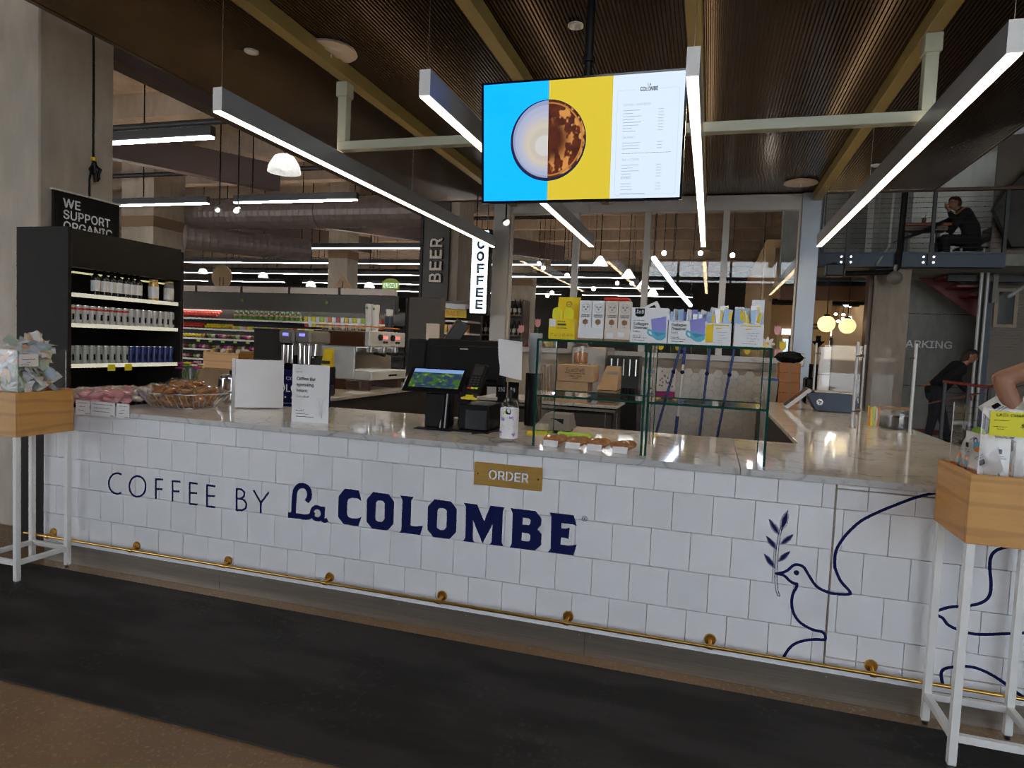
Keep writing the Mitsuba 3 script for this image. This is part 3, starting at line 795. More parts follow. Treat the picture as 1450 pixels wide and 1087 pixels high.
pp('reader_keys', J([B(-.036 + a * .026, -.018 + a * .026, -.002, 0, -.055 + b * .018, -.044 + b * .018) for a in range(3) for b in range(4)]), 'charcoal')
part(ps, 'cable', TU([(2.12, .6, 1.38), (2.06, .62, 1.33), (2.08, .62, 1.29), (2.16, .6, 1.33), (2.2, .6, 1.36)], .004, 6), 'cream')
part(ps, 'cable', TU([(2.58, .9, ZT + .005), (2.62, .6, ZT + .005), (2.5, .35, ZT + .005)], .004, 6), 'black')
one('yellow_tag', EX(Polygon([(-.055, -.012), (.055, -.012), (.055, 0), (.03, .008), (.028, .02), (-.02, .02), (-.024, .008), (-.055, .0)]), .004, (2.43, .455, 1.345)), 'yellow', 'small yellow tag with a stepped outline on the register below the card reader', 'tag')
mo = thing('monitor', 'black staff monitor seen from behind next to the white paper sheet', 'monitor')
Q = TR(2.24, .84, 1.56, rx=-10, rz=2)
for n, m, k in (('shell', B(-.30, .31, 0, .035, -.16, .165, .014), 'black_soft'), ('back', B(-.26, .27, -.03, 0, -.13, .12, .02), 'black_soft'), ('side_panel', B(-.44, -.30, .0, .03, -.13, .155, .01), 'black')):
    kk = uniq(mo + '__' + n); scene[kk] = {**mikit.ply(m, k, False), 'to_world': Q}
kk = uniq(mo + '__badge'); scene[kk] = {**mikit.ply(bars([(-.03, .03, .085)], (0, -.031, 0), h=.008), 'grey_ink'), 'to_world': Q}
part(mo, 'stand', J(B(2.2, 2.28, .86, .92, ZT, 1.45, .005), B(2.1, 2.4, .8, 1.0, ZT, ZT + .012, .003)), 'black')
part(mo, 'lamp_ring', J([CY((2.19 + d, .75, 1.445), (2.19 + d, .75, 1.49), .02, n=14) for d in (-.02, .06)]), 'chrome')
Q = T4()
one('paper_sheet', EX(Polygon([(0, .01), (.17, -.02), (.165, .245), (-.01, .26)]), .001, (2.5, .83, 1.475)), 'white_paper', 'blank white sheet hanging beside the staff monitor', 'paper')
part(mo, 'arm', B(2.49, 2.56, .832, .84, 1.50, 1.52), 'black')
tp_ = thing('tilted_tablet', 'dark tilted screen with brown edge rising behind the staff monitor', 'tablet')
Q2 = TR(2.02, 1.05, 1.66, ry=32, rz=25)
for n, m, k in (('shell', B(-.05, .05, -.012, .012, -.12, .22, .006), 'charcoal'), ('edge', B(-.058, -.05, -.014, .014, -.12, .22, .002), 'kraft_dark')):
    kk = uniq(tp_ + '__' + n); scene[kk] = {**mikit.ply(m, k), 'to_world': Q2}
part(tp_, 'stand', J(CY((2.0, 1.05, ZT), (2.0, 1.05, 1.6), .015, n=12), CY((2.0, 1.05, ZT), (2.0, 1.05, ZT + .01), .08, n=20)), 'black')
for x, s, lab in ((2.475, '183', 'black card with white number 183 on the counter behind the sanitizer'), (2.565, '18', 'black card with a white number and heart, right of the card with 183')):
    t = thing('number_card', lab, 'card', 'black number cards')
    part(t, 'card', EX(rrect(-.04, .04, 0, .115, .006), .003, (x, 1.0, 1.315)), 'black')
    part(t, 'stand', B(x - .03, x + .03, 1.0, 1.05, ZT, 1.315, .003), 'black')
    part(t, 'number', TXT(s, .03, (x - .026, .9965, 1.36), width=.05 if len(s) > 2 else .036), 'white_ink')
# sanitizer
sb_ = thing('sanitizer_bottle', 'clear sanitizer bottle with white label and purple flower print left of the glass case', 'bottle')
sc = (2.785, .20, ZT)
part(sb_, 'bottle', LA([(.001, 0), (.05, 0), (.054, .006), (.054, .2), (.05, .225), (.035, .245), (.016, .252), (.016, .262)], sc, 32), 'jar_glass', True)
part(sb_, 'cap', LA([(.018, .258), (.018, .3), (.008, .305), (.001, .305)], sc, 20), 'black', True)
part(sb_, 'label', LA([(.0548, .022), (.0548, .198)], sc, 40), 'white_card', True)
def onlabel(poly2, m, n):
    me = EX(poly2, .0006, (0, 0, 0)); vv = me.vertices.copy()
    th = vv[:, 0] / .055; rr = .0552 - vv[:, 1]
    part(sb_, n, tm(np.c_[sc[0] + rr * np.sin(th), sc[1] - rr * np.cos(th), sc[2] + vv[:, 2]], me.faces), m)
onlabel(rrect(-.006, .022, .165, .197, .005), 'ink', 'logo_patch')
onlabel(unary_union([rect(-.03, .035, .098, .102), rect(-.018, .045, .088, .095), rect(-.018, .02, .076, .079)]), 'ink', 'print')
for g0_, m in (((-.03, .14), 'lavender'), ((.028, .14), 'lavender'), ((-.045, .05), 'lavender'), ((.045, .05), 'lavender'), ((-.022, .172), 'lime')):
    onlabel(unary_union([affinity.rotate(affinity.scale(Point(g0_[0] + q.uniform(-.013, .013), g0_[1] + q.uniform(-.013, .013)).buffer(.0042, 4), 1.5, .8), q.uniform(0, 180)) for _ in range(9 if m == 'lavender' else 4)]), m, 'flower_print')
# cup stack
cs = thing('cup_stack', 'tall stack of clear plastic cups in a black sleeve left of the glass case', 'cups')
part(cs, 'sleeve', LA([(.001, ZT), (.062, ZT), (.062, 1.50), (.056, 1.50)], (2.70, 1.06, 0), 24), 'black', 40)
for k in range(11):
    part(cs, 'cup', LA([(.036, 1.5 + k * .02), (.047, 1.585 + k * .02), (.0485, 1.588 + k * .02)], (2.70, 1.06, 0), 24), 'cup_clear', True)

# ---------------- glass case ----------------
CYF, CYB, CZT = .10, .60, 1.735
GT = .008
gcs = []
for nm, x0, x1, lab in (('glass_case', 2.96, 3.575, 'left glass display case on the counter, with wrapped cookies inside'), ('glass_case', 3.59, 4.205, 'right empty glass display case on the counter, seam of the worktop below it')):
    t = thing(nm, lab, 'display case', 'glass display cases')
    for xx in (x0, x1 - GT):
        part(t, 'side_pane', tm([[xx + .004, CYF, ZT], [xx + .004, CYB, ZT], [xx + .004, CYB, CZT], [xx + .004, CYF, CZT]], [[0, 1, 2], [0, 2, 3]]), 'glass_sheet')
        part(t, 'pane_edge', B(xx - .002, xx + GT + .002, CYF - .001, CYF + .006, ZT, CZT), 'glass_edge'); part(t, 'pane_edge', B(xx + .001, xx + GT - .001, CYB - .003, CYB, ZT, CZT), 'glass_edge')
    for z, n in ((CZT, 'top_pane'), (1.418, 'shelf_pane')):
        part(t, n, tm([[x0, CYF, z], [x1, CYF, z], [x1, CYB, z], [x0, CYB, z]], [[0, 1, 2], [0, 2, 3]]), 'glass_sheet')
        part(t, 'pane_edge', B(x0, x1, CYF - .001, CYF + .004, z - .008, z + .004), 'glass_edge'); part(t, 'pane_edge', B(x0, x1, CYB - .003, CYB, z - .005, z + .004), 'glass_edge')
    part(t, 'front_pane', tm([[x0, CYF + .006, ZT], [x1, CYF + .006, ZT], [x1, CYF + .006, CZT], [x0, CYF + .006, CZT]], [[0, 1, 2], [0, 2, 3]]), 'glass_sheet')
ck = mikit.ply(J([bagel(.045, 40)] + [mv(bagel(.04, 41 + i), (i - 1) * .035, .01, .012 + i * .004, rx=25) for i in range(3)]), 'cookie', True)
ckl = ('first', 'second', 'third', 'fourth')
for i, x in enumerate((3.055, 3.185, 3.31, 3.455)):
    t = thing('cookie_pack', f'{ckl[i]} from the left of four cookie packs with white card in the glass case', 'cookies', 'cookie packs in the case')
    part(t, 'cookies', {**ck, 'to_world': TR(x + .01, .20 - i * .012, ZT + .025, rng.uniform(-20, 20))}, None)
    part(t, 'wrapper', {**pc[i][1], 'to_world': TR(x + .01, .20 - i * .012, ZT + .038, i * 40) @ T4().scale([1.0, .8, .95])}, None)
    part(t, 'card', mv(B(-.042, .042, 0, .002, 0, .036), x, .135 - i * .008, ZT + .001, rx=-20, rz=rng.uniform(-6, 6)), 'white_card')
dv = thing('label_printer', 'grey desk device on the counter behind the left glass case', 'device')
part(dv, 'body', H([(2.80, .68, ZT + .02), (3.04, .74, ZT + .02), (3.04, .98, ZT + .02), (2.80, .98, ZT + .02), (2.86, .8, ZT + .12), (3.02, .82, ZT + .12), (3.02, .96, ZT + .12), (2.86, .96, ZT + .12)]), 'grey_plastic')
part(dv, 'feet', B(2.82, 3.02, .72, .96, ZT, ZT + .02), 'black')
part(dv, 'slot', mv(B(2.9, 2.99, .0, .004, .0, .05), 0, .755, ZT + .045, rx=-20), 'black')
one('yellow_folder', mv(B(0, .13, 0, .1, 0, .012), 2.80, .55, ZT, rz=14), 'yellow', 'yellow folder lying on the counter under the grey desk device', 'folder')
one('green_tray', B(2.98, 3.2, .64, .70, ZT, ZT + .02, .004), 'lime', 'small lime green tray on the counter inside reach of the left glass case', 'tray')
# ---------------- cartons on the glass case ----------------
CT = CZT + .005
yb = thing('yellow_carton', 'bright yellow open carton with raised back flap on the left glass case', 'carton')
part(yb, 'body', B(3.015, 3.165, .13, .25, CT, CT + .115, .002), 'yellow')
part(yb, 'back_flap', EX(Polygon([(3.035, .1), (3.17, .1), (3.172, .245), (3.043, .245)]), .004, (0, .235, CT)), 'yellow')
for i, x in enumerate((3.055, 3.118)):
    k = one('yellow_sachet', EX(unary_union([rect(x - .026, x + .03, .02, .155), Point(x, .155).buffer(.026)]), .02, (0, .17 + i * .01, CT)), 'yellow_note', f'{("left", "right")[i]} of two yellow rounded sachets in the yellow carton', 'sachet', 'sachets in the yellow carton')
part(yb, 'price_sticker', EX(rect(3.018, 3.055, .07, .112), .0006, (0, .1296, CT)), 'white_card')
part(yb, 'print', J(bars([(3.065, 3.11, .098), (3.06, 3.12, .062)], (0, .1296, CT), h=.004), EX(rect(3.065, 3.115, .078, .088), .0006, (0, .1296, CT)), *[EX(Point(x, .025).buffer(.007).difference(Point(x, .025).buffer(.0055)), .0005, (0, .1296, CT)) for x in np.arange(3.035, 3.16, .023)]), 'charcoal')
part(yb, 'flap_print', EX(unary_union([Point(3.105, .205).buffer(.016).difference(Point(3.105, .205).buffer(.013)), rect(3.1, 3.11, .2, .203)]), .0006, (0, .2309, CT)), 'charcoal')


def honey_box(x0, w, h, cols, lab):
    t = thing('honey_carton', lab, 'carton', 'cartons with hexagon print on the glass case')
    part(t, 'body', B(x0, x0 + w, .13, .27, CT, CT + .012, .001), 'kraft_dark')
    part(t, 'tray', B(x0, x0 + w, .13, .27, CT + .012, CT + .07, .001), cols[0])
    for i in range(2):
        xa = x0 + .002 + i * (w / 2)
        part(t, 'tube_box', B(xa, xa + w / 2 - .004, .136 - .004 * 0, .20, CT + .07, CT + h, .001), cols[i])
        cx = xa + w / 4
        Pt = lambda q, y=.1355: EX(q, .0006, (0, y, CT))
        part(t, 'print', J(Pt(Point(cx, h - .042).buffer(.024).difference(Point(cx, h - .042).buffer(.0225))), *[Pt(Point(cx + a, h - .042 + b).buffer(.0055)) for a, b in ((-.01, .006), (.01, .006), (0, -.007))], bars([(cx - .024, cx + .024, h - .083), (cx - .024, cx + .024, h - .093)], (0, .1355, CT), h=.006), bars([(cx - .004, cx + .004, .078)], (0, .1355, CT), h=.003)), 'ink_grey')
        part(t, 'hexagon', Pt(Polygon([(cx + .017 * math.cos(a), h - .118 + .017 * math.sin(a)) for a in np.arange(6) * math.pi / 3 + math.pi / 6])), 'kraft_dark')
    part(t, 'sticker', J(EX(rect(x0 + .012, x0 + .05, .018, .045), .0006, (0, .1296, CT)), EX(rect(x0 + .075, x0 + .11, .025, .05), .0006, (0, .1296, CT))) if cols[0] == cols[1] else bars([(x0 + .01, x0 + w - .01, .035), (x0 + .01, x0 + w - .01, .055)], (0, .1296, CT), h=.006), 'white_card' if cols[0] == cols[1] else 'ink_grey')


honey_box(3.185, .142, .222, ('white_card', 'white_card'), 'white carton pair with three-dot circles and hexagons, beside the yellow carton')
honey_box(3.332, .142, .222, ('cream', 'cream'), 'cream carton pair with three-dot circles and hexagons, beside the first white carton with 365')
rj = thing('lidded_tub', 'clear tub with flat red lid standing behind the cartons on the glass case', 'tub')
part(rj, 'body', B(3.30, 3.43, .30, .42, CT, CT + .235, .01), 'clear_plastic')
part(rj, 'content', B(3.31, 3.42, .31, .41, CT + .004, CT + .21, .01), 'cream')
part(rj, 'lid', B(3.293, 3.437, .293, .427, CT + .235, CT + .255, .006), 'red')


def creamer(x0, w, h, lab, pk):
    t = thing('creamer_carton', lab, 'carton', 'creamer cartons on the glass case')
    part(t, 'body', B(x0, x0 + w, .13, .26, CT, CT + h, .0015), 'white_gloss')
    Pt = lambda q, d=.0006: EX(q, d, (x0, .1296, CT))
    s = w / .205
    part(t, 'cup_back', Pt(Polygon([(.112 * s, .128), (.195 * s, .146), (.197 * s, .05), (.14 * s, .04), (.122 * s, .055)])), 'lilac')
    cupP = unary_union([Polygon([(.112 * s, .072), (.2 * s, .058), (.196 * s, .03), (.178 * s, .016), (.15 * s, .016), (.13 * s, .03)]), LineString([(.118 * s, .066), (.102 * s, .072), (.098 * s, .055), (.11 * s, .042), (.13 * s, .036)]).buffer(.0045)])
    part(t, 'cup', Pt(cupP, .0012), 'teal')
    part(t, 'cup_mix', Pt(Polygon([(.122 * s, .062), (.197 * s, .052), (.15 * s, .036)]), .0018), 'teal_dark')
    tx = [TXT('Collagen', .0145, (x0 + .014, .1296, CT + .095), bold=True, width=.082 * s), TXT('Creamer', .0145, (x0 + .014, .1296, CT + .074), bold=True, width=.08 * s), TXT('Vanilla', .009, (x0 + .014, .1296, CT + .056), width=.036)]
    tx += [bars([(.014, .075, .118), (.014, .06, .035), (.014, .09, .025), (.014, .08, .012)], (x0, .1296, CT), h=.0022)]
    part(t, 'lettering', J(tx), 'ink')
    if pk:
        part(t, 'logo_patch', Pt(Polygon([(.022, .185), (.072, .185), (.072, .148), (.062, .14), (.032, .14), (.022, .148)])), 'ink')
        part(t, 'logo_number', TXT('365', .018, (x0 + .027, .1289, CT + .158), bold=True, width=.04), 'white_ink')
    return t


creamer(3.475, .198, .19, 'white collagen creamer carton with black 365 patch, closed', True)
creamer(3.678, .198, .125, 'white collagen creamer carton with open top full of sachets, right of the 365 patch', False)
for i in range(16):
    x = 3.69 + i * .0112
    t = thing('creamer_sachet', 'blue white stick sachet standing in the open collagen creamer carton', 'sachet', 'sachets in the open creamer carton')
    part(t, 'body', mv(B(-.026, .026, -.002, .002, 0, .105 + .012 * (i % 3), .001), x, .175 + .01 * (i % 4), CT + .06, rz=58 if i % 3 else 20, ry=(i % 5 - 2) * 4), ('white_gloss', 'sky_blue', 'white_gloss', 'lilac')[i % 4])
    part(t, 'stripe', mv(B(-.02, .02, -.0026, .0026, .04, .07), x, .175 + .01 * (i % 4), CT + .06, rz=58 if i % 3 else 20, ry=(i % 5 - 2) * 4), ('lilac', 'teal', 'sky_blue')[i % 3])


def powder(x0, w, lab, note):
    t = thing('powder_carton', lab, 'carton', 'white and yellow cartons on the glass case')
    part(t, 'body', B(x0, x0 + w, .13, .26, CT, CT + .118, .0015), 'white_gloss')
    part(t, 'back_flap', B(x0, x0 + w, .25, .254, CT + .118, CT + .185), 'sky_blue')
    part(t, 'yellow_print', bars([(.03, w - .015, .105), (.055, .085, .088)], (x0, .1296, CT), h=.006), 'ink_yellow')
    part(t, 'print', bars([(.06, w - .02, .07), (.06, w - .03, .055), (.06, w - .02, .04), (.06, w - .04, .028), (.04, w - .03, .014)], (x0, .1296, CT), h=.0025), 'grey_ink')
    if note: part(t, 'yellow_label', EX(rect(.004, .042, .015, .108), .0007, (x0, .1294, CT)), 'yellow')
    for i in range(10):
        s_ = thing('powder_sachet', f'blue white sachet with yellow band in the {"yellow-labelled" if note else "rightmost"} carton', 'sachet', f'sachets in the {"yellow-labelled" if note else "rightmost"} carton')
        rz, ry = rng.uniform(-25, 25), rng.uniform(-14, 14)
        x, y, z = x0 + .02 + (i % 5) * (w - .03) / 5, .15 + (i // 5) * .05, CT + .05 + rng.uniform(0, .03) + (.02 if i > 4 else 0)
        part(s_, 'body', mv(B(-.024, .024, -.003, .003, 0, .12, .002), x, y, z, rz=rz, ry=ry), ('sky_blue', 'white_gloss')[i % 2])
        part(s_, 'band', mv(B(.006, .022, -.0036, .0036, .06, .112), x, y, z, rz=rz, ry=ry), 'yellow')


powder(3.868, .132, 'white carton with orange yellow label strip on its left side', True)
powder(4.015, .145, 'white carton with heaped sachets at the right end of the glass case', False)
ws = thing('white_card_upright', 'tall white card standing behind the rightmost carton on the glass case', 'card')
part(ws, 'sheet', B(4.10, 4.165, .27, .272, CT, CT + .255), 'white_gloss')
ws = thing('black_and_white_box', 'small white box with black print lying tilted behind the carton with 365', 'box')
part(ws, 'body', mv(B(0, .1, 0, .05, 0, .05, .002), 3.53, .3, CT + .15, ry=-28), 'white_card')
part(ws, 'support', B(3.52, 3.64, .29, .36, CT, CT + .14, .002), 'white_card')
part(ws, 'print', mv(B(.03, .08, -.001, 0, .01, .035), 3.53, .3, CT + .15, ry=-28), 'ink')

# ---------------- side tables with oak boxes ----------------
def stand(x0, lab, left):
    t = thing('display_table', lab, 'table', 'white steel display tables')
    x1, y0, y1 = x0 + .37, -.44, -.05
    s = .032
    for xx in (x0 + .004, x1 - s - .004):
        for yy in (y0 + .004, y1 - s - .004):
            l = part(t, 'leg', B(xx, xx + s, yy, yy + s, .028, .97, .002), 'white_metal')
            part(l, 'foot', CY((xx + s / 2, yy + s / 2, 0.008 if yy < -.1 else 0.008), (xx + s / 2, yy + s / 2, .028), .015, n=14), 'chrome')
    a, b, c, d = x0 + .036, x1 - .036, y0 + .036, y1 - .036
    part(t, 'stretcher', B(a, b, y0 + .006, y0 + .034, .13, .162, .002), 'white_metal')
    part(t, 'stretcher', B(a, b, y1 - .034, y1 - .006, .13, .162, .002), 'white_metal')
    part(t, 'stretcher', B(x0 + .006, x0 + .034, c, d, .13, .162, .002), 'white_metal')
    part(t, 'stretcher', B(x1 - .034, x1 - .006, c, d, .13, .162, .002), 'white_metal')
    part(t, 'oak_box', J(B(x0 - .004, x1 + .004, y0 - .004, y0 + .018, .97, 1.255, .002), B(x0 - .004, x1 + .004, y1 - .018, y1 + .004, .97, 1.255, .002), B(x0 - .004, x0 + .018, y0 + .018, y1 - .018, .97, 1.255, .002), B(x1 - .018, x1 + .004, y0 + .018, y1 - .018, .97, 1.255, .002), B(x0 + .018, x1 - .018, y0 + .018, y1 - .018, .97, .985)), 'oak', label='honey oak box on top of the legs')
    bn = part(t, 'acrylic_bin', J(*[tm(v, [[0, 1, 2], [0, 2, 3]]) for v in ([[x0 + .03, y0 + .03, 1.23], [x1 - .03, y0 + .03, 1.23], [x1 - .03, y0 + .03, 1.525], [x0 + .03, y0 + .03, 1.525]], [[x0 + .03, y1 - .03, 1.23], [x1 - .03, y1 - .03, 1.23], [x1 - .03, y1 - .03, 1.525], [x0 + .03, y1 - .03, 1.525]], [[x0 + .03, y0 + .03, 1.23], [x0 + .03, y1 - .03, 1.23], [x0 + .03, y1 - .03, 1.525], [x0 + .03, y0 + .03, 1.525]], [[x1 - .03, y0 + .03, 1.23], [x1 - .03, y1 - .03, 1.23], [x1 - .03, y1 - .03, 1.525], [x1 - .03, y0 + .03, 1.525]])]), 'clear_plastic')
    for xx in (x0 + .03, x1 - .03):
        for yy in (y0 + .03, y1 - .03):
            part(bn, 'edge', B(xx - .0015, xx + .0015, yy - .0015, yy + .0015, 1.23, 1.525), 'white_ink')
    part(t, 'shelf', B(x0 + .018, x1 - .018, y0 + .018, y1 - .018, 1.20, 1.228), 'oak')
    return t


stand(-.665, 'white steel table with oak box full of wrapped bars at the left edge', True)
stand(4.945, 'white steel table with oak box of white pouches at the right edge', False)
mat('sage', (.42, .5, .4), .45); mat('peach', (.66, .42, .27), .45); mat('pale_blue', (.5, .58, .64), .45)
BCOL = ['white_card', 'sage', 'peach', 'pale_blue', 'white_gloss', 'cream', 'sage', 'white_gloss', 'white_card', 'pale_blue']
def pouch(w, h, t, seed):
    n = 7
    q = np.random.default_rng(seed)
    g = np.linspace(-1, 1, n)
    X, Y = np.meshgrid(g, g)
    th = t * (1 - np.abs(X) ** 3) * (1 - np.abs(Y) ** 4) * (1 + .4 * q.normal(0, .5, X.shape) * (np.abs(X) < .9)) + .0006
    up = np.stack([X * w, Y * h, th + .004 * np.sin(X * 3 + seed)], -1).reshape(-1, 3)
    dn = np.stack([X * w, Y * h, -th + .004 * np.sin(X * 3 + seed)], -1).reshape(-1, 3)
    f = []
    for i in range(n - 1):
        for j in range(n - 1):
            a, b, c, d = i * n + j, i * n + j + 1, (i + 1) * n + j + 1, (i + 1) * n + j
            f += [[a, b, c], [a, c, d], [a + n * n, c + n * n, b + n * n], [a + n * n, d + n * n, c + n * n]]
    e = list(range(n)) + [i * n + n - 1 for i in range(1, n)] + [n * n - 1 - i for i in range(1, n)] + [i * n for i in range(n - 2, 0, -1)]
    for a, b in zip(e, e[1:] + e[:1]): f += [[a, b + n * n, b], [a, a + n * n, b + n * n]]
    return tm(np.vstack([up, dn]), f)


pv = [(pouch(.027, .09, .006, s), pouch(.0275, .022, .0068, s)) for s in range(4)]
cache = {}
for i in range(96):
    m1, m2 = BCOL[i % 10], ('peach', 'green', 'white_card', 'kraft', 'sage', 'pale_blue', 'white_gloss')[i % 7]
    a, b = pv[i % 4]
    ka, kb = cache.setdefault((i % 4, m1), mikit.ply(a, m1, True)), cache.setdefault((i % 4, m2, 1), mikit.ply(b, m2, True))
    t = thing('snack_bar', 'small wrapped snack bar jumbled in the clear bin on the left table', 'snack bar', 'snack bars in the left bin')
    lay = i // 14
    z = 1.25 + lay * .052 + rng.uniform(-.01, .01)
    spread = .115 if lay < 5 else .10
    w = TR(-.48 + rng.uniform(-spread, spread), -.245 + rng.uniform(-spread - .01, spread + .01), z, rng.uniform(0, 360), rng.uniform(-75, 75), rng.uniform(-55, 55))
    part(t, 'body', {**ka, 'to_world': w}, None)
    part(t, 'band', {**kb, 'to_world': w}, None)
sg = thing('bin_sign', 'small white printed sign on the front of the clear bin on the left table', 'sign')
part(sg, 'sheet', B(-.322, -.320, -.40, -.275, 1.42, 1.50), 'white_card')
part(sg, 'print', bars([(-.385, -.295, 1.465), (-.36, -.33, 1.445), (-.392, -.34, 1.428)], (-.3195, 0, 0), (0, 1, 0), h=.004), 'ink_grey')
# pouches right
def doy(seed):
    m = pouch(.055, .085, .026, seed)
    v = m.vertices.copy()
    v[:, 2] *= np.where(v[:, 1] < 0, 1.25, 1.0 - .85 * np.clip(v[:, 1] / .085, 0, 1))
    return tm(np.c_[v[:, 0], -v[:, 2], v[:, 1] + .085], m.faces)
dm = [mikit.ply(doy(s), 'white_gloss' if s % 2 else 'white_card', True) for s in range(4)]
def pouch_at(x, y, z, rz, rx, lab, i, ry=0):
    t = thing('powder_pouch', lab, 'pouch', 'white pouches in the right bin')
    w = TR(x, y, z, rz, rx, ry)
    part(t, 'bag', {**dm[i % 4], 'to_world': w}, None)
    P_ = lambda q, d=.0012: EX(q, d, (0, -.0355, 0))
    for n, q, m in (('logo_patch', rrect(-.017, .013, .108, .128, .003), 'ink'), ('balloon_top', Point(0, .05).buffer(.022).intersection(rect(-1, 1, .05, 1)), 'orange'), ('balloon', Point(0, .05).buffer(.022).intersection(rect(-1, 1, -1, .05)), 'teal'), ('basket', Point(0, .02).buffer(.012).difference(Point(0, .023).buffer(.008)), 'blue')):
        part(t, n, {**mikit.ply(P_(q), m), 'to_world': w}, None)
    part(t, 'print', {**mikit.ply(bars([(-.022, .02, .097), (-.022, .03, .088), (.0, .03, .004)], (0, -.0355, 0), h=.003), 'ink_grey'), 'to_world': w}, None)
pouch_at(5.045, -.36, 1.232, 0, 0, 'white pouch with balloon print in the front left corner of the right bin', 0)
pouch_at(5.175, -.36, 1.232, 0, 0, 'white pouch with balloon print, second from the left at the bin front', 1)
pouch_at(5.03, -.22, 1.232, -90, 0, 'white pouch edge-on along the left side of the right bin, nearer the front', 2)
pouch_at(5.03, -.14, 1.232, -90, 0, 'white pouch edge-on along the left side of the right bin, nearer the back', 3)
pouch_at(5.01, -.33, 1.40, -70, 4, 'white pouch lying turned over the others at the left side of the right bin', 2, 150)
pouch_at(5.13, -.22, 1.40, 10, 20, 'white pouch heaped in the middle of the right bin behind the yellow note', 1, 30)
pouch_at(5.20, -.15, 1.43, -10, -30, 'white pouch topmost at the back of the right bin', 0, -40)
pouch_at(5.21, -.24, 1.232, 0, 0, 'white pouch standing in the back row of the right bin', 3)
one('white_disc_lid', CY((5.19, -.30, 1.55), (5.20, -.33, 1.565), .045, n=28), 'white_gloss', 'round white lid on top of the pouches in the right bin', 'lid')
tn = thing('sale_note', 'yellow LAST CHANCE note on the front of the right bin', 'note')
part(tn, 'sheet', B(5.00, 5.20, -.416, -.414, 1.415, 1.515), 'yellow_note')
part(tn, 'lettering', J(TXT('LAST CHANCE', .012, (5.02, -.4165, 1.495), width=.12), TXT('5/4', .014, (5.105, -.4165, 1.455), (1, 0, -.2), (.2, 0, 1), bold=True), bars([(5.015, 5.065, 1.478), (5.012, 5.06, 1.452), (5.025, 5.05, 1.443), (5.14, 5.18, 1.425)], (0, -.4165, 0), h=.0018)), 'ink')

# ---------------- right arm of the counter ----------------
def sneeze(pts, zt, lab, back):
    t = thing('sneeze_guard', lab, 'glass guard', 'glass guards on the side counter')
    for x, y in pts:
        p_ = part(t, 'post', CY((x, y, ZT), (x, y, zt), .013, n=16), 'alu', 40)
        part(p_, 'flange', CY((x, y, ZT), (x, y, ZT + .012), .026, n=18), 'steel', 40)
        for z in (ZT + .14, zt - .12):
            part(p_, 'clamp', CY((x - .012, y - .02, z), (x + (.05 if (x, y) == pts[0] else -.05), y - .02, z), .007, n=8), 'chrome')
    (xa, ya), (xb, yb2) = pts
    part(t, 'pane', tm([[xa + .03, ya - .02, ZT + .07], [xb - .03, yb2 - .02, ZT + .07], [xb - .03, yb2 - .02, zt - .02], [xa + .03, ya - .02, zt - .02]], [[0, 1, 2], [0, 2, 3]]), 'glass_sheet')
sneeze([(5.085, 2.62), (5.485, 2.50)], 1.85, 'glass guard on two steel posts in front of the big jar on the side counter', False)
sneeze([(5.10, 5.0), (5.62, 5.0)], 1.88, 'glass guard on two steel posts behind the scale, further down the side counter', True)
jr = thing('glass_jar', 'wide glass jar with wooden lid and straws behind the nearer glass guard', 'jar')
jc = (5.46, 2.84, ZT)
part(jr, 'glass', LA([(.001, .004), (.125, .004), (.13, .02), (.13, .13), (.115, .15), (.115, .165)], jc, 32), 'jar_glass', True)
part(jr, 'content', LA([(.001, .008), (.12, .008), (.12, .10), (.001, .105)], jc, 24), 'charcoal', 40)
part(jr, 'lid', CY((jc[0], jc[1], ZT + .165), (jc[0], jc[1], ZT + .185), .125, n=32), 'kraft_dark', 40)
sk = thing('straw_jar', 'glass holder of orange and yellow wrapped straws left of the wide glass jar', 'straws')
for i in range(9):
    part(sk, 'straw', CY((5.26 + .017 * (i % 5), 2.85 + .02 * (i // 5), ZT + .006), (5.255 + .02 * (i % 5), 2.84 + .03 * (i // 5), ZT + .165 + .008 * (i % 3)), .0075, n=8), ('orange', 'yellow', 'lime', 'cream')[i % 4], 40)
part(sk, 'glass', LA([(.001, .003), (.06, .003), (.06, .14)], (5.30, 2.86, ZT), 24), 'jar_glass', True)
scl = thing('scale', 'dark blue grey counter scale with a sloped display panel on its left', 'scale')
part(scl, 'body', EX(Polygon([(5.03, .015), (5.40, .015), (5.44, .09), (5.40, .19), (5.24, .215), (5.0, .2), (4.93, .185)]), .30, (0, 4.5, ZT), (1, 0, 0), (0, 0, 1)), 'blue_steel', label='dark curved housing')
part(scl, 'top_plate', B(5.0, 5.42, 4.2, 4.5, ZT + .205, ZT + .222, .004), 'steel')
part(scl, 'foot', B(5.06, 5.40, 4.22, 4.48, ZT, ZT + .015), 'black')
part(scl, 'display', EX(Polygon([(4.72, .03), (4.75, .005), (4.985, .215), (4.955, .245)]), .26, (0, 4.52, ZT)), 'alu')
part(scl, 'display_face', EX(Polygon([(4.722, .036), (4.726, .032), (4.958, .24), (4.952, .244)]), .24, (0, 4.51, ZT)), 'black_gloss')
part(scl, 'logo_disc', EX(Point(5.06, .105).buffer(.033).difference(unary_union([Point(5.05, .115).buffer(.009), Point(5.07, .108).buffer(.01), rect(5.055, 5.065, .08, .1)])), .001, (0, 4.1995, ZT)), 'white_ink')
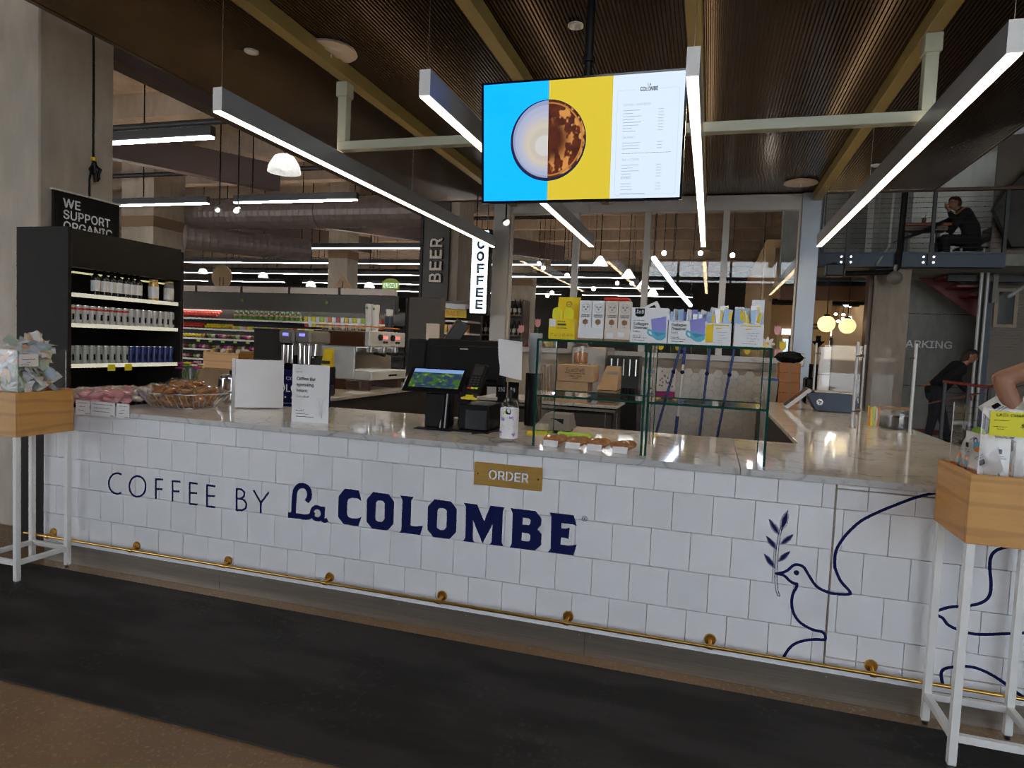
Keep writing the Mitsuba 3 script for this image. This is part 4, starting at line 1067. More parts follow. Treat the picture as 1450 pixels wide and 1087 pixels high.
def cardbox(x0, x1, y0, y1, z0, z1, lab, name='cardboard_box', m='cardboard', grp=None):
    t = thing(name, lab, 'box', grp)
    part(t, 'body', B(x0, x1, y0, y1, z0, z1, .004), m)
    if m == 'cardboard': part(t, 'tape', B((x0 + x1) / 2 - .02, (x0 + x1) / 2 + .02, y0 - .001, y1 + .001, z0 + .002, z1 + .001), 'kraft_dark')
    if m == 'cardboard': part(t, 'seam', B(x0 - .0005, x1 + .0005, y0 - .0008, y0, z0 + (z1 - z0) * .5 - .002, z0 + (z1 - z0) * .5 + .002), 'walnut')
    return t
cardbox(4.74, 4.99, 5.3, 5.6, ZT, ZT + .255, 'lower of two brown cardboard boxes stacked on the side counter by the window post')
cardbox(4.74, 4.985, 5.31, 5.6, ZT + .256, ZT + .50, 'upper of two brown cardboard boxes stacked on the side counter by the window post')
tb = thing('plastic_tub', 'grey plastic tub with dark blue rim left of the brown boxes', 'tub')
part(tb, 'body', H([(4.60, 5.3, ZT), (4.72, 5.3, ZT), (4.72, 5.6, ZT), (4.60, 5.6, ZT), (4.56, 5.28, ZT + .27), (4.735, 5.28, ZT + .27), (4.735, 5.62, ZT + .27), (4.56, 5.62, ZT + .27)]), 'grey_plastic')
part(tb, 'rim', B(4.555, 4.738, 5.275, 5.625, ZT + .27, ZT + .295, .004), 'blue')
bg = thing('folded_bag', 'black folded bag lying on top of the upper brown box', 'bag')
bgm = trimesh.creation.icosphere(3); bv = bgm.vertices * [.16, .13, .075]; bv *= (1 + .5 * (meshkit.fbm(bgm.vertices * 3, 3, 4) - .5))[:, None]
part(bg, 'body', tm(bv + [4.86, 5.45, ZT + .57], bgm.faces), 'black_soft', True)
ct_ = thing('card_terminal', 'black machine with cups right of the brown boxes on the side counter', 'machine')
part(ct_, 'body', B(5.06, 5.3, 5.4, 5.65, ZT, ZT + .33, .02), 'black')
part(ct_, 'hopper', CY((5.16, 5.42, ZT + .33), (5.16, 5.42, ZT + .5), .07, n=20), 'black_gloss', 40)
part(ct_, 'cup', CY((5.10, 5.3, ZT), (5.10, 5.3, ZT + .16), .03, .04, 20), 'grey_plastic', 40)
wc = thing('white_cup_tower', 'tall white paper stack behind the far glass guard', 'paper stack')
part(wc, 'body', B(5.17, 5.29, 5.15, 5.25, ZT, 1.84, .006), 'white_paper')
part(wc, 'divider', B(5.165, 5.295, 5.145, 5.255, 1.5, 1.51), 'grey_plastic')
# centre back counter with boxes
bc_ = thing('back_counter', 'dark back counter with thin pale top edge behind the register', 'counter')
part(bc_, 'cabinet', B(1.55, 2.98, 3.25, 3.85, .1, 1.08, .004), 'black')
part(bc_, 'plinth', B(1.6, 2.93, 3.3, 3.8, 0, .1), 'black')
part(bc_, 'slab', B(1.5, 3.02, 3.2, 3.9, 1.09, 1.12, .003), 'marble')
part(bc_, 'rail', B(1.55, 3.0, 3.215, 3.24, 1.05, 1.075), 'steel')
for x in (1.62, 2.08, 2.54): part(bc_, 'door', B(x, x + .43, 3.235, 3.25, .14, 1.02, .003), 'charcoal')
for x in (2.6, 2.72): part(bc_, 'edge_line', B(x + .3, x + .306, 3.23, 3.24, .14, 1.04), 'grey_plastic')
BZ = 1.12
cardbox(2.35, 2.70, 3.26, 3.55, BZ, BZ + .222, 'lower plain brown box under the box with large lettering on the back counter', 'tissue_box', 'kraft', 'tissue boxes on the back counter')
tb2 = cardbox(2.37, 2.755, 3.25, 3.6, BZ + .224, BZ + .395, 'brown bakery tissue box with large lettering, upper of two on the back counter', 'tissue_box', 'kraft', 'tissue boxes on the back counter')
part(tb2, 'lettering', J(TXT('EcoCraft', .04, (2.46, 3.2485, BZ + .325), width=.20), TXT('Bakery Tissue', .016, (2.50, 3.2485, BZ + .275), width=.13), bars([(2.45, 2.67, .308), (2.54, 2.59, .256)], (0, 3.2485, BZ), h=.005)), 'ink')
for i in range(9):
    t = thing('paper_bag', 'flat brown paper bag standing upright in a tight row left of the tissue boxes', 'paper bag', 'upright bags on the back counter')
    part(t, 'body', mv(B(0, .012, 0, .28, 0, .36 + .012 * (i % 3), .002), 2.165 + i * .0165, 3.3, BZ, ry=-3), 'kraft' if i % 2 else 'kraft_dark')
for i in range(5):
    t = thing('sandwich_bag', 'flat brown bag lying in the pile right of the tissue boxes', 'paper bag', 'lying bags on the back counter')
    part(t, 'body', B(2.80 + .006 * (i % 2), 3.0, 3.25, 3.6, BZ + i * .03, BZ + i * .03 + .026, .008), 'kraft_dark')
t = thing('bag_stack', 'open brown paper bag with printed band tilted over the bag pile', 'paper bag')
part(t, 'body', H([(2.79, 3.27, BZ + .155), (3.0, 3.27, BZ + .155), (3.0, 3.6, BZ + .155), (2.79, 3.6, BZ + .155), (2.86, 3.45, BZ + .40), (3.0, 3.45, BZ + .40), (3.0, 3.6, BZ + .40), (2.86, 3.6, BZ + .40)]), 'kraft')
part(t, 'print', mv(B(0, .12, -.001, 0, 0, .035), 2.87, 3.385, BZ + .315, rx=-36), 'ink_grey')
# tall things further back by the window
fg = thing('steel_fridge', 'tall grey steel cabinet behind the back counter, left of the brooms', 'cabinet')
part(fg, 'body', B(2.05, 2.55, 5.5, 6.2, 0, 1.72, .01), 'steel')
part(fg, 'door', B(2.07, 2.53, 5.48, 5.5, .1, 1.70, .004), 'alu')
part(fg, 'handle', CY((2.1, 5.46, .8), (2.1, 5.46, 1.4), .012, n=10), 'chrome', 40)
cm_ = thing('brewer', 'dark coffee brewer with shiny spouts behind the bag pile', 'machine')
part(cm_, 'body', B(2.60, 3.02, 5.2, 5.6, 1.0, 1.62, .01), 'dark_steel')
part(cm_, 'spouts', J([CY((2.66 + .08 * k, 5.17, 1.36), (2.66 + .08 * k, 5.17, 1.58), .014, n=10) for k in range(5)]), 'chrome')
part(cm_, 'cups', J([CY((2.68 + .09 * k, 5.12, 1.02), (2.68 + .09 * k, 5.12, 1.2), .03, .036, 14) for k in range(4)]), 'black_gloss')
part(cm_, 'stand', B(2.58, 3.04, 5.0, 5.65, 0, 1.0, .006), 'black')
jb = thing('treat_jar', 'glass jar of pale treats standing behind the tissue box', 'jar')
part(jb, 'glass', LA([(.001, 0), (.075, 0), (.085, .02), (.085, .2), (.06, .225), (.06, .25)], (2.52, 3.74, BZ + .40), 24), 'jar_glass', True)
part(jb, 'content', LA([(.001, .005), (.078, .01), (.078, .12), (.001, .14)], (2.52, 3.74, BZ + .40), 20), 'cookie', True)
part(jb, 'lid', CY((2.52, 3.74, BZ + .65), (2.52, 3.74, BZ + .675), .065, n=20), 'gold_foil', 40)
part(jb, 'plinth', B(2.42, 2.62, 3.64, 3.84, BZ, BZ + .40, .004), 'kraft_dark')
# brooms leaning against the hex tiles
for i, (xb, xt, m, head) in enumerate(((3.14, 3.52, 'broom_blue', 'dust pan'), (3.48, 3.56, 'white_metal', 'squeegee'), (3.80, 3.90, 'broom_blue', 'broom'), (4.00, 4.24, 'broom_blue', 'mop'))):
    t = thing('broom', ('blue long-handled broom, leftmost and most tilted of the four by the hexagon tiles', 'steel-handled squeegee with blue grips, second of the four by the hexagon tiles', 'blue broom, third of the four by the hexagon tiles', 'blue mop, rightmost of the four by the hexagon tiles')[i], 'broom', 'cleaning tools by the hexagon tiles')
    b, tt_ = np.array([xb, 5.85, .1]), np.array([xt, 6.22, 1.93])
    part(t, 'handle', CY(b, tt_, .017, n=12), m, 40)
    if i == 1:
        part(t, 'grip', CY(b + (tt_ - b) * .78, tt_ + (tt_ - b) * .02, .021, n=12), 'broom_blue', 40)
        part(t, 'sleeve', CY(b, b + (tt_ - b) * .38, .022, n=12), 'broom_blue', 40)
    part(t, 'clip', SP(b + (tt_ - b) * .72 + [0, -.012, 0], .03, 1), 'navy')
    part(t, 'head', B(xb - .14, xb + .14, 5.80, 5.90, .0, .11, .01), 'broom_blue')
dp = thing('dust_pan', 'wide blue dust pan standing under the brooms', 'dust pan')
part(dp, 'pan', H([(3.12, 5.6, .30), (3.86, 5.6, .30), (3.12, 5.66, .56), (3.86, 5.66, .56), (3.12, 5.78, .56), (3.86, 5.78, .56), (3.12, 5.78, .30), (3.86, 5.78, .30)]), 'broom_blue')
part(dp, 'stand', B(3.2, 3.78, 5.62, 5.76, 0, .3), 'navy')
for x, z0, z1, m, lab in ((3.035, 1.02, 1.44, 'a', 'narrow white and blue notice on the hexagon tiles'), (3.17, 1.0, 1.46, 'b', 'white notice with pink lower band on the hexagon tiles')):
    t = thing('notice', lab, 'notice', 'notices on the hexagon tiles')
    w = .10 if m == 'a' else .27
    Yn = WY + .02
    part(t, 'sheet', B(x, x + w, Yn - .002, Yn, z0, z1), 'white_paper')
    if m == 'a':
        for zz in (z0, z1 - .07): part(t, 'band', B(x, x + w, Yn - .003, Yn - .002, zz, zz + .06), 'blue')
        part(t, 'print', bars([(x + .02, x + .07, z0 + .12), (x + .02, x + .05, z0 + .2), (x + .02, x + .06, z0 + .3)], (0, Yn - .002, 0), h=.03), 'navy')
    else:
        part(t, 'band', B(x, x + w, Yn - .003, Yn - .002, z0, z0 + .12), 'magenta')
        part(t, 'print', J([EX(Point(x + q.uniform(.03, w - .03), q.uniform(z0 + .16, z1 - .03)).buffer(.014, 3), .001, (0, Yn - .002, 0)) for _ in range(14)]), 'ink_grey')
# flower stickers on the window
for i, (x, z, kind) in enumerate(((1.06, 1.95, 'p'), (1.32, 2.05, 'p'), (1.55, 1.86, 'p'), (3.06, 1.98, 'd'), (3.33, 2.0, 'p'), (3.85, 1.93, 'p'), (3.62, 1.99, 'y'), (4.3, 1.95, 'p'), (4.52, 2.02, 'p'), (4.78, 2.06, 'p'), (4.66, 1.87, 'd'), (4.86, 1.85, 'y'), (4.6, 1.83, 'y'), (4.8, 1.74, 'p'), (4.4, 1.77, 'y'), (3.2, 1.78, 'y'), (2.1, 1.85, 'd'), (3.45, 1.78, 'y'))):
    t = thing('window_sticker', f'{dict(p="pink tulip", d="white daisy", y="yellow tulip")[kind]} sticker on the window glass, number {i + 1} from the left' if False else f'{dict(p="pink tulip", d="white daisy", y="yellow tulip")[kind]} sticker low on the window glass behind the bar', 'sticker', f'{dict(p="pink", d="white", y="yellow")[kind]} flower stickers on the window')
    Ys = WY + .056
    if kind == 'd':
        pe = unary_union([affinity.rotate(affinity.translate(affinity.scale(Point(0, 0).buffer(.02, 5), 1, 2.4), 0, .055), a, origin=(0, 0)) for a in range(0, 360, 45)])
        part(t, 'petals', EX(affinity.translate(pe, x, z), .0015, (0, Ys, 0)), 'white_ink'); part(t, 'centre', EX(Point(x, z).buffer(.022), .002, (0, Ys - .0015, 0)), 'yellow')
    else:
        pe = unary_union([affinity.scale(Point(0, 0).buffer(.045, 6), 1, 1.35), Polygon([(-.045, 0), (-.04, .075), (-.015, .04), (0, .085), (.015, .04), (.04, .075), (.045, 0)])])
        part(t, 'petals', EX(affinity.translate(pe, x, z), .0015, (0, Ys, 0)), 'pink' if kind == 'p' else 'yellow'); part(t, 'stem', EX(LineString([(x, z - .06), (x + .015, 1.69)]).buffer(.006), .0015, (0, Ys, 0)), 'green')
# ---------------- concrete column with hanging sign, left ----------------
cl = thing('column', 'big concrete column at the left edge behind the black cooler', 'column')
part(cl, 'shaft', B(-2.3, -1.3, .48, 1.16, 0, 6.6, .012), 'concrete_col', label='board-marked concrete shaft')
mat('concrete_col', concrete_fn((0.36, 0.31, 0.25), (0.5, 0.43, 0.35)), 0.75)
hg = thing('hanging_sign', 'black hanging sign reading WE SUPPORT ORGANIC on the column', 'sign')
part(hg, 'board', B(-1.26, -1.24, .55, 1.17, 2.0, 2.79, .002), 'black_soft')
u = (0, 1, 0)
part(hg, 'lettering', J(TXT('WE', .07, (-1.239, .63, 2.665), u, bold=True, width=.155), TXT('SUPPORT', .07, (-1.239, .63, 2.573), u, bold=True, width=.44), TXT('ORGANIC', .07, (-1.239, .63, 2.481), u, bold=True, width=.46)), 'white_ink')
part(hg, 'top_bar', B(-1.268, -1.232, .54, 1.18, 2.785, 2.80), 'alu')
cd = thing('power_cord', 'black power cord with a yellow collar hanging in a knot on the column', 'cord')
part(cd, 'cable', TU([(-1.285, .93, 4.7), (-1.27, .93, 3.95), (-1.27, .93, 3.2), (-1.26, .925, 3.1), (-1.255, .90, 3.02), (-1.25, .88, 2.95), (-1.25, .88, 2.79)], .009, 6), 'black')
part(cd, 'knot', TU([(-1.25, .93, 3.1), (-1.24, .88, 3.03), (-1.24, .95, 2.96), (-1.24, .97, 3.05), (-1.24, .91, 3.09), (-1.24, .93, 2.94), (-1.24, .96, 2.98)], .017, 6), 'black')
part(cd, 'collar', CY((-1.265, .93, 3.115), (-1.265, .93, 3.145), .022, n=10), 'yellow')
# ---------------- black open cooler ----------------
co = thing('cooler', 'tall black open drinks cooler with lit shelf edges beside the left end of the counter', 'cooler')
X0, X1, Y0, Y1 = -1.22, -.70, .24, 1.36
mat('cooler_grey', (.022, .019, .017), .6, spec=.12)
part(co, 'side_panel', B(X0, X1, Y0, Y0 + .03, .0, 2.43, .003), 'cooler_grey')
part(co, 'side_panel', B(X0, X1, Y1 - .03, Y1, .0, 2.40, .003), 'cooler_grey')
part(co, 'back_panel', B(X0, X0 + .03, Y0 + .03, Y1 - .03, 0, 2.42), 'black')
part(co, 'header', B(X1 - .12, X1 - .002, Y0 + .03, Y1 - .03, 2.14, 2.42, .003), 'black')
part(co, 'roof', B(X0, X1 - .12, Y0 + .03, Y1 - .03, 2.38, 2.42), 'black')
part(co, 'base', B(X0 + .03, X1 - .002, Y0 + .03, Y1 - .03, 0, 1.05, .004), 'black')
CZ = (1.945, 1.715, 1.405, 1.10)
for z in CZ[:3]:
    s_ = part(co, 'shelf', B(X0 + .03, X1 - .03, Y0 + .03, Y1 - .03, z - .014, z), 'black')
    k = uniq(s_ + '__light_strip')
    scene[k] = area(B(X1 - .03, X1 - .024, Y0 + .035, Y1 - .035, z - .03, z + .002), (.30, .30, .22))
k = uniq(co + '__top_light'); scene[k] = area(B(X1 - .125, X1 - .12, Y0 + .035, Y1 - .035, 2.10, 2.115), (.45, .42, .18))
for y in (.60, .76):
    part(co, 'price_tag', B(X1 - .022, X1 - .02, y, y + .07, 1.345, 1.40), 'yellow_note')
bt = LA([(.001, 0), (.031, 0), (.033, .004), (.033, .125), (.028, .148), (.013, .165), (.012, .195), (.015, .196), (.015, .212), (.001, .213)], n=16)
btp = mikit.ply(bt, 'black_gloss', 40); btl = mikit.ply(LA([(.0335, .03), (.0335, .115)], n=16), 'white_card', True)
for i, y in enumerate((.52, .602, .667, .726, .801, .857, .92)):
    t = thing('coffee_bottle', 'black bottle with white label on the top cooler shelf', 'bottle', 'black bottles on the top cooler shelf')
    w = TR(-.76, y, CZ[0])
    part(t, 'body', {**btp, 'to_world': w}, None); part(t, 'label', {**btl, 'to_world': w}, None)
gb = LA([(.001, 0), (.04, 0), (.042, .005), (.042, .13), (.036, .15), (.036, .16), (.001, .165)], n=16)
for y, m, lab in ((1.082, 'gold_foil', 'golden squat bottle with white label on the top cooler shelf'), (1.25, 'grey_plastic', 'grey squat bottle at the far end of the top cooler shelf')):
    t = thing('squat_bottle', lab, 'bottle')
    part(t, 'body', mv(gb, -.76, y, CZ[0]), m, 40); part(t, 'label', mv(LA([(.0425, .02), (.0425, .12)], n=16), -.76, y, CZ[0]), 'white_card', True); part(t, 'cap', CY((-.76, y, CZ[0] + .165), (-.76, y, CZ[0] + .18), .036, n=16), 'gold_foil')
can = LA([(.001, 0), (.022, 0), (.028, .008), (.028, .128), (.023, .138), (.001, .138)], n=14)
lid = LA([(.0235, .1375), (.0235, .141), (.001, .139)], n=14)
lidp = mikit.ply(lid, 'chrome')
mat('can_white', (.5, .5, .49), .3); mat('can_green', (.33, .36, .33), .3); mat('can_blue', (.02, .035, .16), .3)
cpl = {m: mikit.ply(can, m, 40) for m in ('can_white', 'can_green', 'can_blue')}
cbd = mikit.ply(LA([(.0283, .105), (.0283, .12)], n=14), 'red', True); cbk = mikit.ply(EX(rect(-.008, .008, .03, .075), .001, (.0285, 0, 0), (0, 1, 0)), 'ink')
for i in range(17):
    t = thing('drink_can', 'white can with a red band in the row on the middle cooler shelf', 'can', 'white cans on the middle cooler shelf')
    w = TR(-.755, .305 + i * .0605, CZ[1])
    part(t, 'body', {**cpl['can_white'], 'to_world': w}, None); part(t, 'lid', {**lidp, 'to_world': w}, None)
    if i < 9: part(t, 'band', {**cbd, 'to_world': w}, None)
    part(t, 'mark', {**cbk, 'to_world': w}, None)
for i in range(17):
    g = i < 9
    t = thing('drink_can', 'pale green grey can in the left part of the lowest lit cooler shelf' if g else 'dark blue can in the right part of the lowest lit cooler shelf', 'can', 'pale green cans on the lowest cooler shelf' if g else 'blue cans on the lowest cooler shelf')
    w = TR(-.755, .305 + i * .0605, CZ[2])
    part(t, 'body', {**cpl['can_green' if g else 'can_blue'], 'to_world': w}, None); part(t, 'lid', {**lidp, 'to_world': w}, None)
    part(t, 'mark', {**cbk, 'to_world': w}, None)

# ---------------- espresso side ----------------
em = thing('espresso_machine', 'white espresso machine with walnut side panel and red displays on the side counter', 'espresso machine')
mx0, mx1, my0, my1 = -.36, .28, 2.9, 3.78
part(em, 'body', B(mx0, mx1 - .12, my0, my1, 1.24, 1.60, .012), 'machine_white')
part(em, 'upper_side', B(mx0, mx1 + .0, my0 - .004, my0 + .03, 1.61, 1.77, .004), 'walnut')
part(em, 'upper_body', B(mx0, mx1, my0 + .03, my1, 1.60, 1.775, .006), 'machine_white')
part(em, 'control_panel', B(mx1, mx1 + .06, my0, my1, 1.61, 1.785, .01), 'machine_white')
part(em, 'drip_tray', B(mx1 - .12, mx1 + .10, my0, my1, 1.24, 1.34, .008), 'machine_white')
part(em, 'splash_plate', B(mx1 - .118, mx1 - .11, my0 + .02, my1 - .02, 1.34, 1.6), 'chrome')
part(em, 'badge', B(mx1 + .1, mx1 + .102, 3.3, 3.5, 1.275, 1.295), 'ink')
for y0 in (my0 + .02, my1 - .12):
    part(em, 'foot', B(mx0 + .06, mx1 + .04, y0, y0 + .1, 1.125, 1.24, .008), 'walnut')
for i, y in enumerate((3.08, 3.38, 3.66)):
    gh = part(em, 'group_head', CY((mx1 - .02, y, 1.61), (mx1 - .02, y, 1.545), .045, n=18), 'chrome', 40)
    part(gh, 'handle', CY((mx1 + .02, y, 1.535), (mx1 + .16, y, 1.52), .014, .018, 10), 'black', 40)
for y in (3.22, 3.52):
    k = uniq(em + '__display'); scene[k] = area(B(mx1 + .06, mx1 + .062, y, y + .11, 1.70, 1.735), (1.2, .05, .05))
    part(em, 'dial', CY((mx1 + .06, y - .09, 1.715), (mx1 + .085, y - .09, 1.715), .035, n=16), 'black')
    part(em, 'buttons', B(mx1 + .06, mx1 + .064, y, y + .11, 1.65, 1.675), 'charcoal')
k = uniq(em + '__work_light'); scene[k] = area(B(mx1 - .1, mx1 - .04, my0 + .1, my1 - .1, 1.596, 1.599), (1.0, 1.1, 1.2))
part(em, 'cup_rail', TU([(mx0, my0 + .05, 1.83), (mx1, my0 + .05, 1.83), (mx1, my1 - .05, 1.83), (mx0, my1 - .05, 1.83)], .008, 6, True), 'orange')
for i in range(12):
    t = thing('glass_cup', 'small clear glass on top of the espresso machine', 'cup', 'glasses on the espresso machine')
    part(t, 'body', LA([(.001, .003), (.028, .003), (.035, .08)], (mx0 + .06 + .085 * (i % 6), my0 + .12 + .1 * (i // 6), 1.778), 16), 'jar_glass', True)
for i, (x, y, h, m) in enumerate(((.16, 3.2, .31, 'w'), (.245, 3.2, .30, 'w'), (.20, 3.62, .27, 'd'))):
    t = thing('paper_cup_stack', ('left of two tall white cup stacks with green dots on the espresso machine', 'right of two tall white cup stacks with green dots on the espresso machine', 'stack of white paper cups in a dark sleeve right of the espresso machine top')[i], 'cups', 'paper cup stacks')
    z0 = 1.778 if m == 'w' else 1.785
    part(t, 'cups', LA([(.001, z0), (.034, z0), (.044, z0 + h - .01), (.046, z0 + h), (.03, z0 + h + .004), (.001, z0 + h + .004)], (x, y, 0), 20), 'white_card', 40)
    if m == 'd':
        part(t, 'sleeve', LA([(.05, z0 - .005), (.05, z0 + .19), (.046, z0 + .19)], (x, y, 0), 20), 'blue_steel', 40)
    else:
        part(t, 'dot', CY((x, y - .046, z0 + h - .045), (x, y - .05, z0 + h - .045), .014, n=12), 'green')
for i, x in enumerate((-.13, .06)):
    t = thing('grinder', ('dark coffee grinder with blue display, left of a pair in front of the espresso machine', 'dark coffee grinder with blue display, right of a pair in front of the espresso machine')[i], 'grinder', 'coffee grinders')
    part(t, 'body', B(x - .085, x + .085, 2.15, 2.45, 1.125, 1.50, .02), 'black_gloss')
    part(t, 'head', B(x - .09, x + .09, 2.08, 2.45, 1.62, 1.75, .02), 'grey_plastic')
    part(t, 'neck', CY((x, 2.3, 1.5), (x, 2.3, 1.62), .07, n=18), 'chrome', 40)
    k = uniq(t + '__display'); scene[k] = area(B(x - .035, x + .03, 2.076, 2.08, 1.69, 1.72), (.12, .12, 1.2))
    part(t, 'tubes', J([CY((x + d, 2.12, 1.42), (x + d, 2.12, 1.60), .022, n=14) for d in (-.05, 0, .05)]), 'chrome')
gp = thing('dark_cabinet', 'plain dark brown cabinet left of the coffee grinders', 'cabinet')
part(gp, 'body', B(-.60, -.235, 2.2, 2.6, 1.125, 1.745, .006), 'charcoal')
part(gp, 'top', B(-.605, -.23, 2.19, 2.61, 1.745, 1.757), 'panel_grey')
mp = thing('milk_pitcher', 'black rounded pitcher on the side counter in front of the espresso machine', 'pitcher')
part(mp, 'body', LA([(.001, 0), (.06, 0), (.07, .03), (.068, .13), (.058, .16)], (.33, 2.05, 1.23), 24), 'black_gloss', True)
part(mp, 'stand', B(.25, .41, 1.98, 2.12, 1.125, 1.23, .006), 'dark_steel')
ys = thing('yellow_bag', 'yellow and orange coffee bag behind the black pitcher', 'bag')
part(ys, 'body', H([(.21, 2.18, 1.40), (.31, 2.18, 1.40), (.22, 2.22, 1.58), (.33, 2.22, 1.58), (.21, 2.26, 1.40), (.31, 2.26, 1.40)]), 'yellow')
part(ys, 'band', B(.215, .312, 2.174, 2.18, 1.43, 1.46), 'charcoal')
part(ys, 'stand', B(.2, .32, 2.16, 2.28, 1.125, 1.4, .004), 'black')
ctb = thing('clear_container', 'clear plastic container on the side counter right of the machine feet', 'container')
part(ctb, 'body', J(B(.30, .46, 2.5, 2.52, 1.126, 1.26), B(.30, .46, 2.7, 2.72, 1.126, 1.26), B(.30, .302, 2.5, 2.72, 1.126, 1.26), B(.458, .46, 2.5, 2.72, 1.126, 1.26)), 'clear_plastic')
part(ctb, 'base', B(.29, .47, 2.49, 2.73, 1.125, 1.131), 'white_ink')
ov = thing('tall_cabinet', 'tall plain grey brown cabinet behind the espresso machine', 'cabinet')
part(ov, 'body', B(-.07, .40, 4.7, 4.86, 0, 2.29, .006), 'panel_grey')
part(ov, 'note', B(.20, .39, 4.694, 4.699, 1.60, 1.94), 'cream', label='pale blank notice')
part(ov, 'poster', B(.392, .399, 4.694, 4.699, 1.72, 1.94), 'gold_foil')
# SALE shelf
sf = thing('sale_shelf', 'store shelf with yellow SALE banner right of the tall cabinet', 'shelf')
part(sf, 'side', B(-.50, -.46, 6.5, 7.2, 0, 2.36), 'panel_grey'); part(sf, 'back', B(-.46, .12, 7.1, 7.2, 0, 2.3), 'panel_grey')
part(sf, 'canopy', H([(-.5, 6.35, 2.25), (.12, 6.35, 2.23), (-.5, 7.2, 2.36), (.12, 7.2, 2.36), (-.5, 6.35, 2.33), (.12, 6.35, 2.31), (-.5, 7.2, 2.42), (.12, 7.2, 2.42)]), 'alu')
part(sf, 'banner', B(-.45, .10, 6.45, 6.46, 2.10, 2.24), 'yellow', label='yellow SALE banner')
part(sf, 'lettering', TXT('SALE', .075, (-.26, 6.448, 2.13), bold=True, width=.24), 'orange')
for z in (2.06, 1.86, 1.62): part(sf, 'shelf', B(-.46, .12, 6.5, 7.1, z - .03, z), 'white_metal')
for i in range(12):
    t = thing('shelf_product', 'small box on the shelf under the yellow SALE banner', 'box', 'products under the SALE banner')
    x = -.43 + (i % 6) * .09; z = (1.86, 1.62)[i // 6]
    part(t, 'body', B(x, x + .07, 6.55, 6.65, z, z + .13, .004), ('cream', 'yellow', 'pink', 'teal', 'white_card', 'orange')[i % 6])
# BEER column
bcx = thing('beer_column', 'concrete column with grey cladding and upright BEER letters', 'column')
part(bcx, 'shaft', B(-1.3, -.72, 8.05, 8.8, 0, 6.6), 'concrete_warm')
part(bcx, 'cladding', B(-1.42, -.89, 8.0, 8.05, 0, 6.6), 'panel_grey')
part(bcx, 'edge', B(-1.47, -1.42, 7.98, 8.08, 0, 6.6), 'black')
for i, c in enumerate('BEER'):
    part(bcx, 'letter', TXT(c, .23, (-1.02, 7.985, 2.79 + i * .218), (0, 0, 1), (-1, 0, 0), d=.03, bold=True, width=.165), 'cream', label=f'upright letter {c}')
    part(bcx, 'letter_back', TXT(c, .26, (-1.005, 7.998, 2.775 + i * .218), (0, 0, 1), (-1, 0, 0), d=.012, bold=True, width=.195), 'black')
# COFFEE blade sign
cf = thing('coffee_sign', 'narrow glowing white blade sign reading COFFEE downwards beside the window post', 'sign')
part(cf, 'case', B(.345, .645, 5.915, 6.02, 2.13, 3.42, .004), 'black')
k = uniq(cf + '__face'); scene[k] = area(EX(rrect(.355, .62, 2.155, 3.40, .018), .004, (0, 5.915, 0)), (.80, .97, 1.0))
for i, c in enumerate('COFFEE'):
    z = 3.13 - i * .181
    part(cf, 'letter', TXT(c, .128, (.43, 5.910, z), bold=True, width=.115), 'navy', label=f'letter {c}')
    part(cf, 'letter_inline', TXT(c, .098, (.45, 5.9085, z + .014), width=.076), 'sky_blue')
for x in (.40, .58): part(cf, 'rod', CY((x, 5.96, 3.42), (x, 5.96, 3.94), .008, n=8), 'black')
wsf = thing('bottle_shelf', 'dark shelf with rows of bottles under the glowing COFFEE sign', 'shelf')
part(wsf, 'frame', J(B(-.85, -.83, 9, 9.5, 0, 2.6), B(.3, .32, 9, 9.5, 0, 2.6), B(-.85, .32, 9.45, 9.5, 0, 2.6)), 'walnut')
wb_ = mikit.ply(LA([(.001, 0), (.038, 0), (.038, .19), (.014, .25), (.014, .31), (.001, .31)], n=10), 'black_gloss', 40)
wl_ = mikit.ply(LA([(.0385, .05), (.0385, .13)], n=10), 'cream', True)
for j, z in enumerate((1.5, 1.9, 2.3)):
    part(wsf, 'shelf', B(-.83, .3, 9.02, 9.45, z - .03, z), 'kraft_dark')
    for i in range(11):
        t = thing('wine_bottle', 'dark bottle with pale label in the shelf under the COFFEE sign', 'bottle', 'bottles under the COFFEE sign')
        w = TR(-.78 + i * .1, 9.1, z)
        part(t, 'body', {**wb_, 'to_world': w}, None); part(t, 'label', {**wl_, 'to_world': w}, None)

# ---------------- produce wall ----------------
pw = thing('produce_case', 'long refrigerated produce wall with dark header far behind the counter', 'display case')
part(pw, 'header', B(-14, -4.0, 12, 12.2, 2.36, 2.84), 'panel_grey')
part(pw, 'rail', B(-14, -4.0, 11.95, 12.1, 2.84, 3.0), 'cream')
part(pw, 'back', B(-14, -4.0, 12.6, 12.7, 0, 2.84), 'black')
part(pw, 'base', B(-14, -4.0, 11.6, 12.6, 0, .75), 'charcoal')
for x in (-11.9, -10.3, -8.75, -7.2, -5.65): part(pw, 'bracket', B(x, x + .06, 11.93, 11.95, 2.82, 3.02), 'charcoal')
k = uniq(pw + '__light'); scene[k] = area(tm([[-13.9, 12.22, 2.45], [-13.9, 12.34, 2.45], [-4.1, 12.34, 2.45], [-4.1, 12.22, 2.45]], [[0, 1, 2], [0, 2, 3]]), (11, 10.4, 9))
part(pw, 'light_housing', B(-13.95, -4.05, 12.2, 12.36, 2.455, 2.52), 'white_metal')
k = uniq(pw + '__shelf_light'); scene[k] = area(tm([[-13.9, 12.0, 1.765], [-13.9, 12.06, 1.765], [-4.1, 12.06, 1.765], [-4.1, 12.0, 1.765]], [[0, 1, 2], [0, 2, 3]]), (7, 6.6, 5.8))
RZ = (2.09, 1.80, 1.52, 1.22, .95)
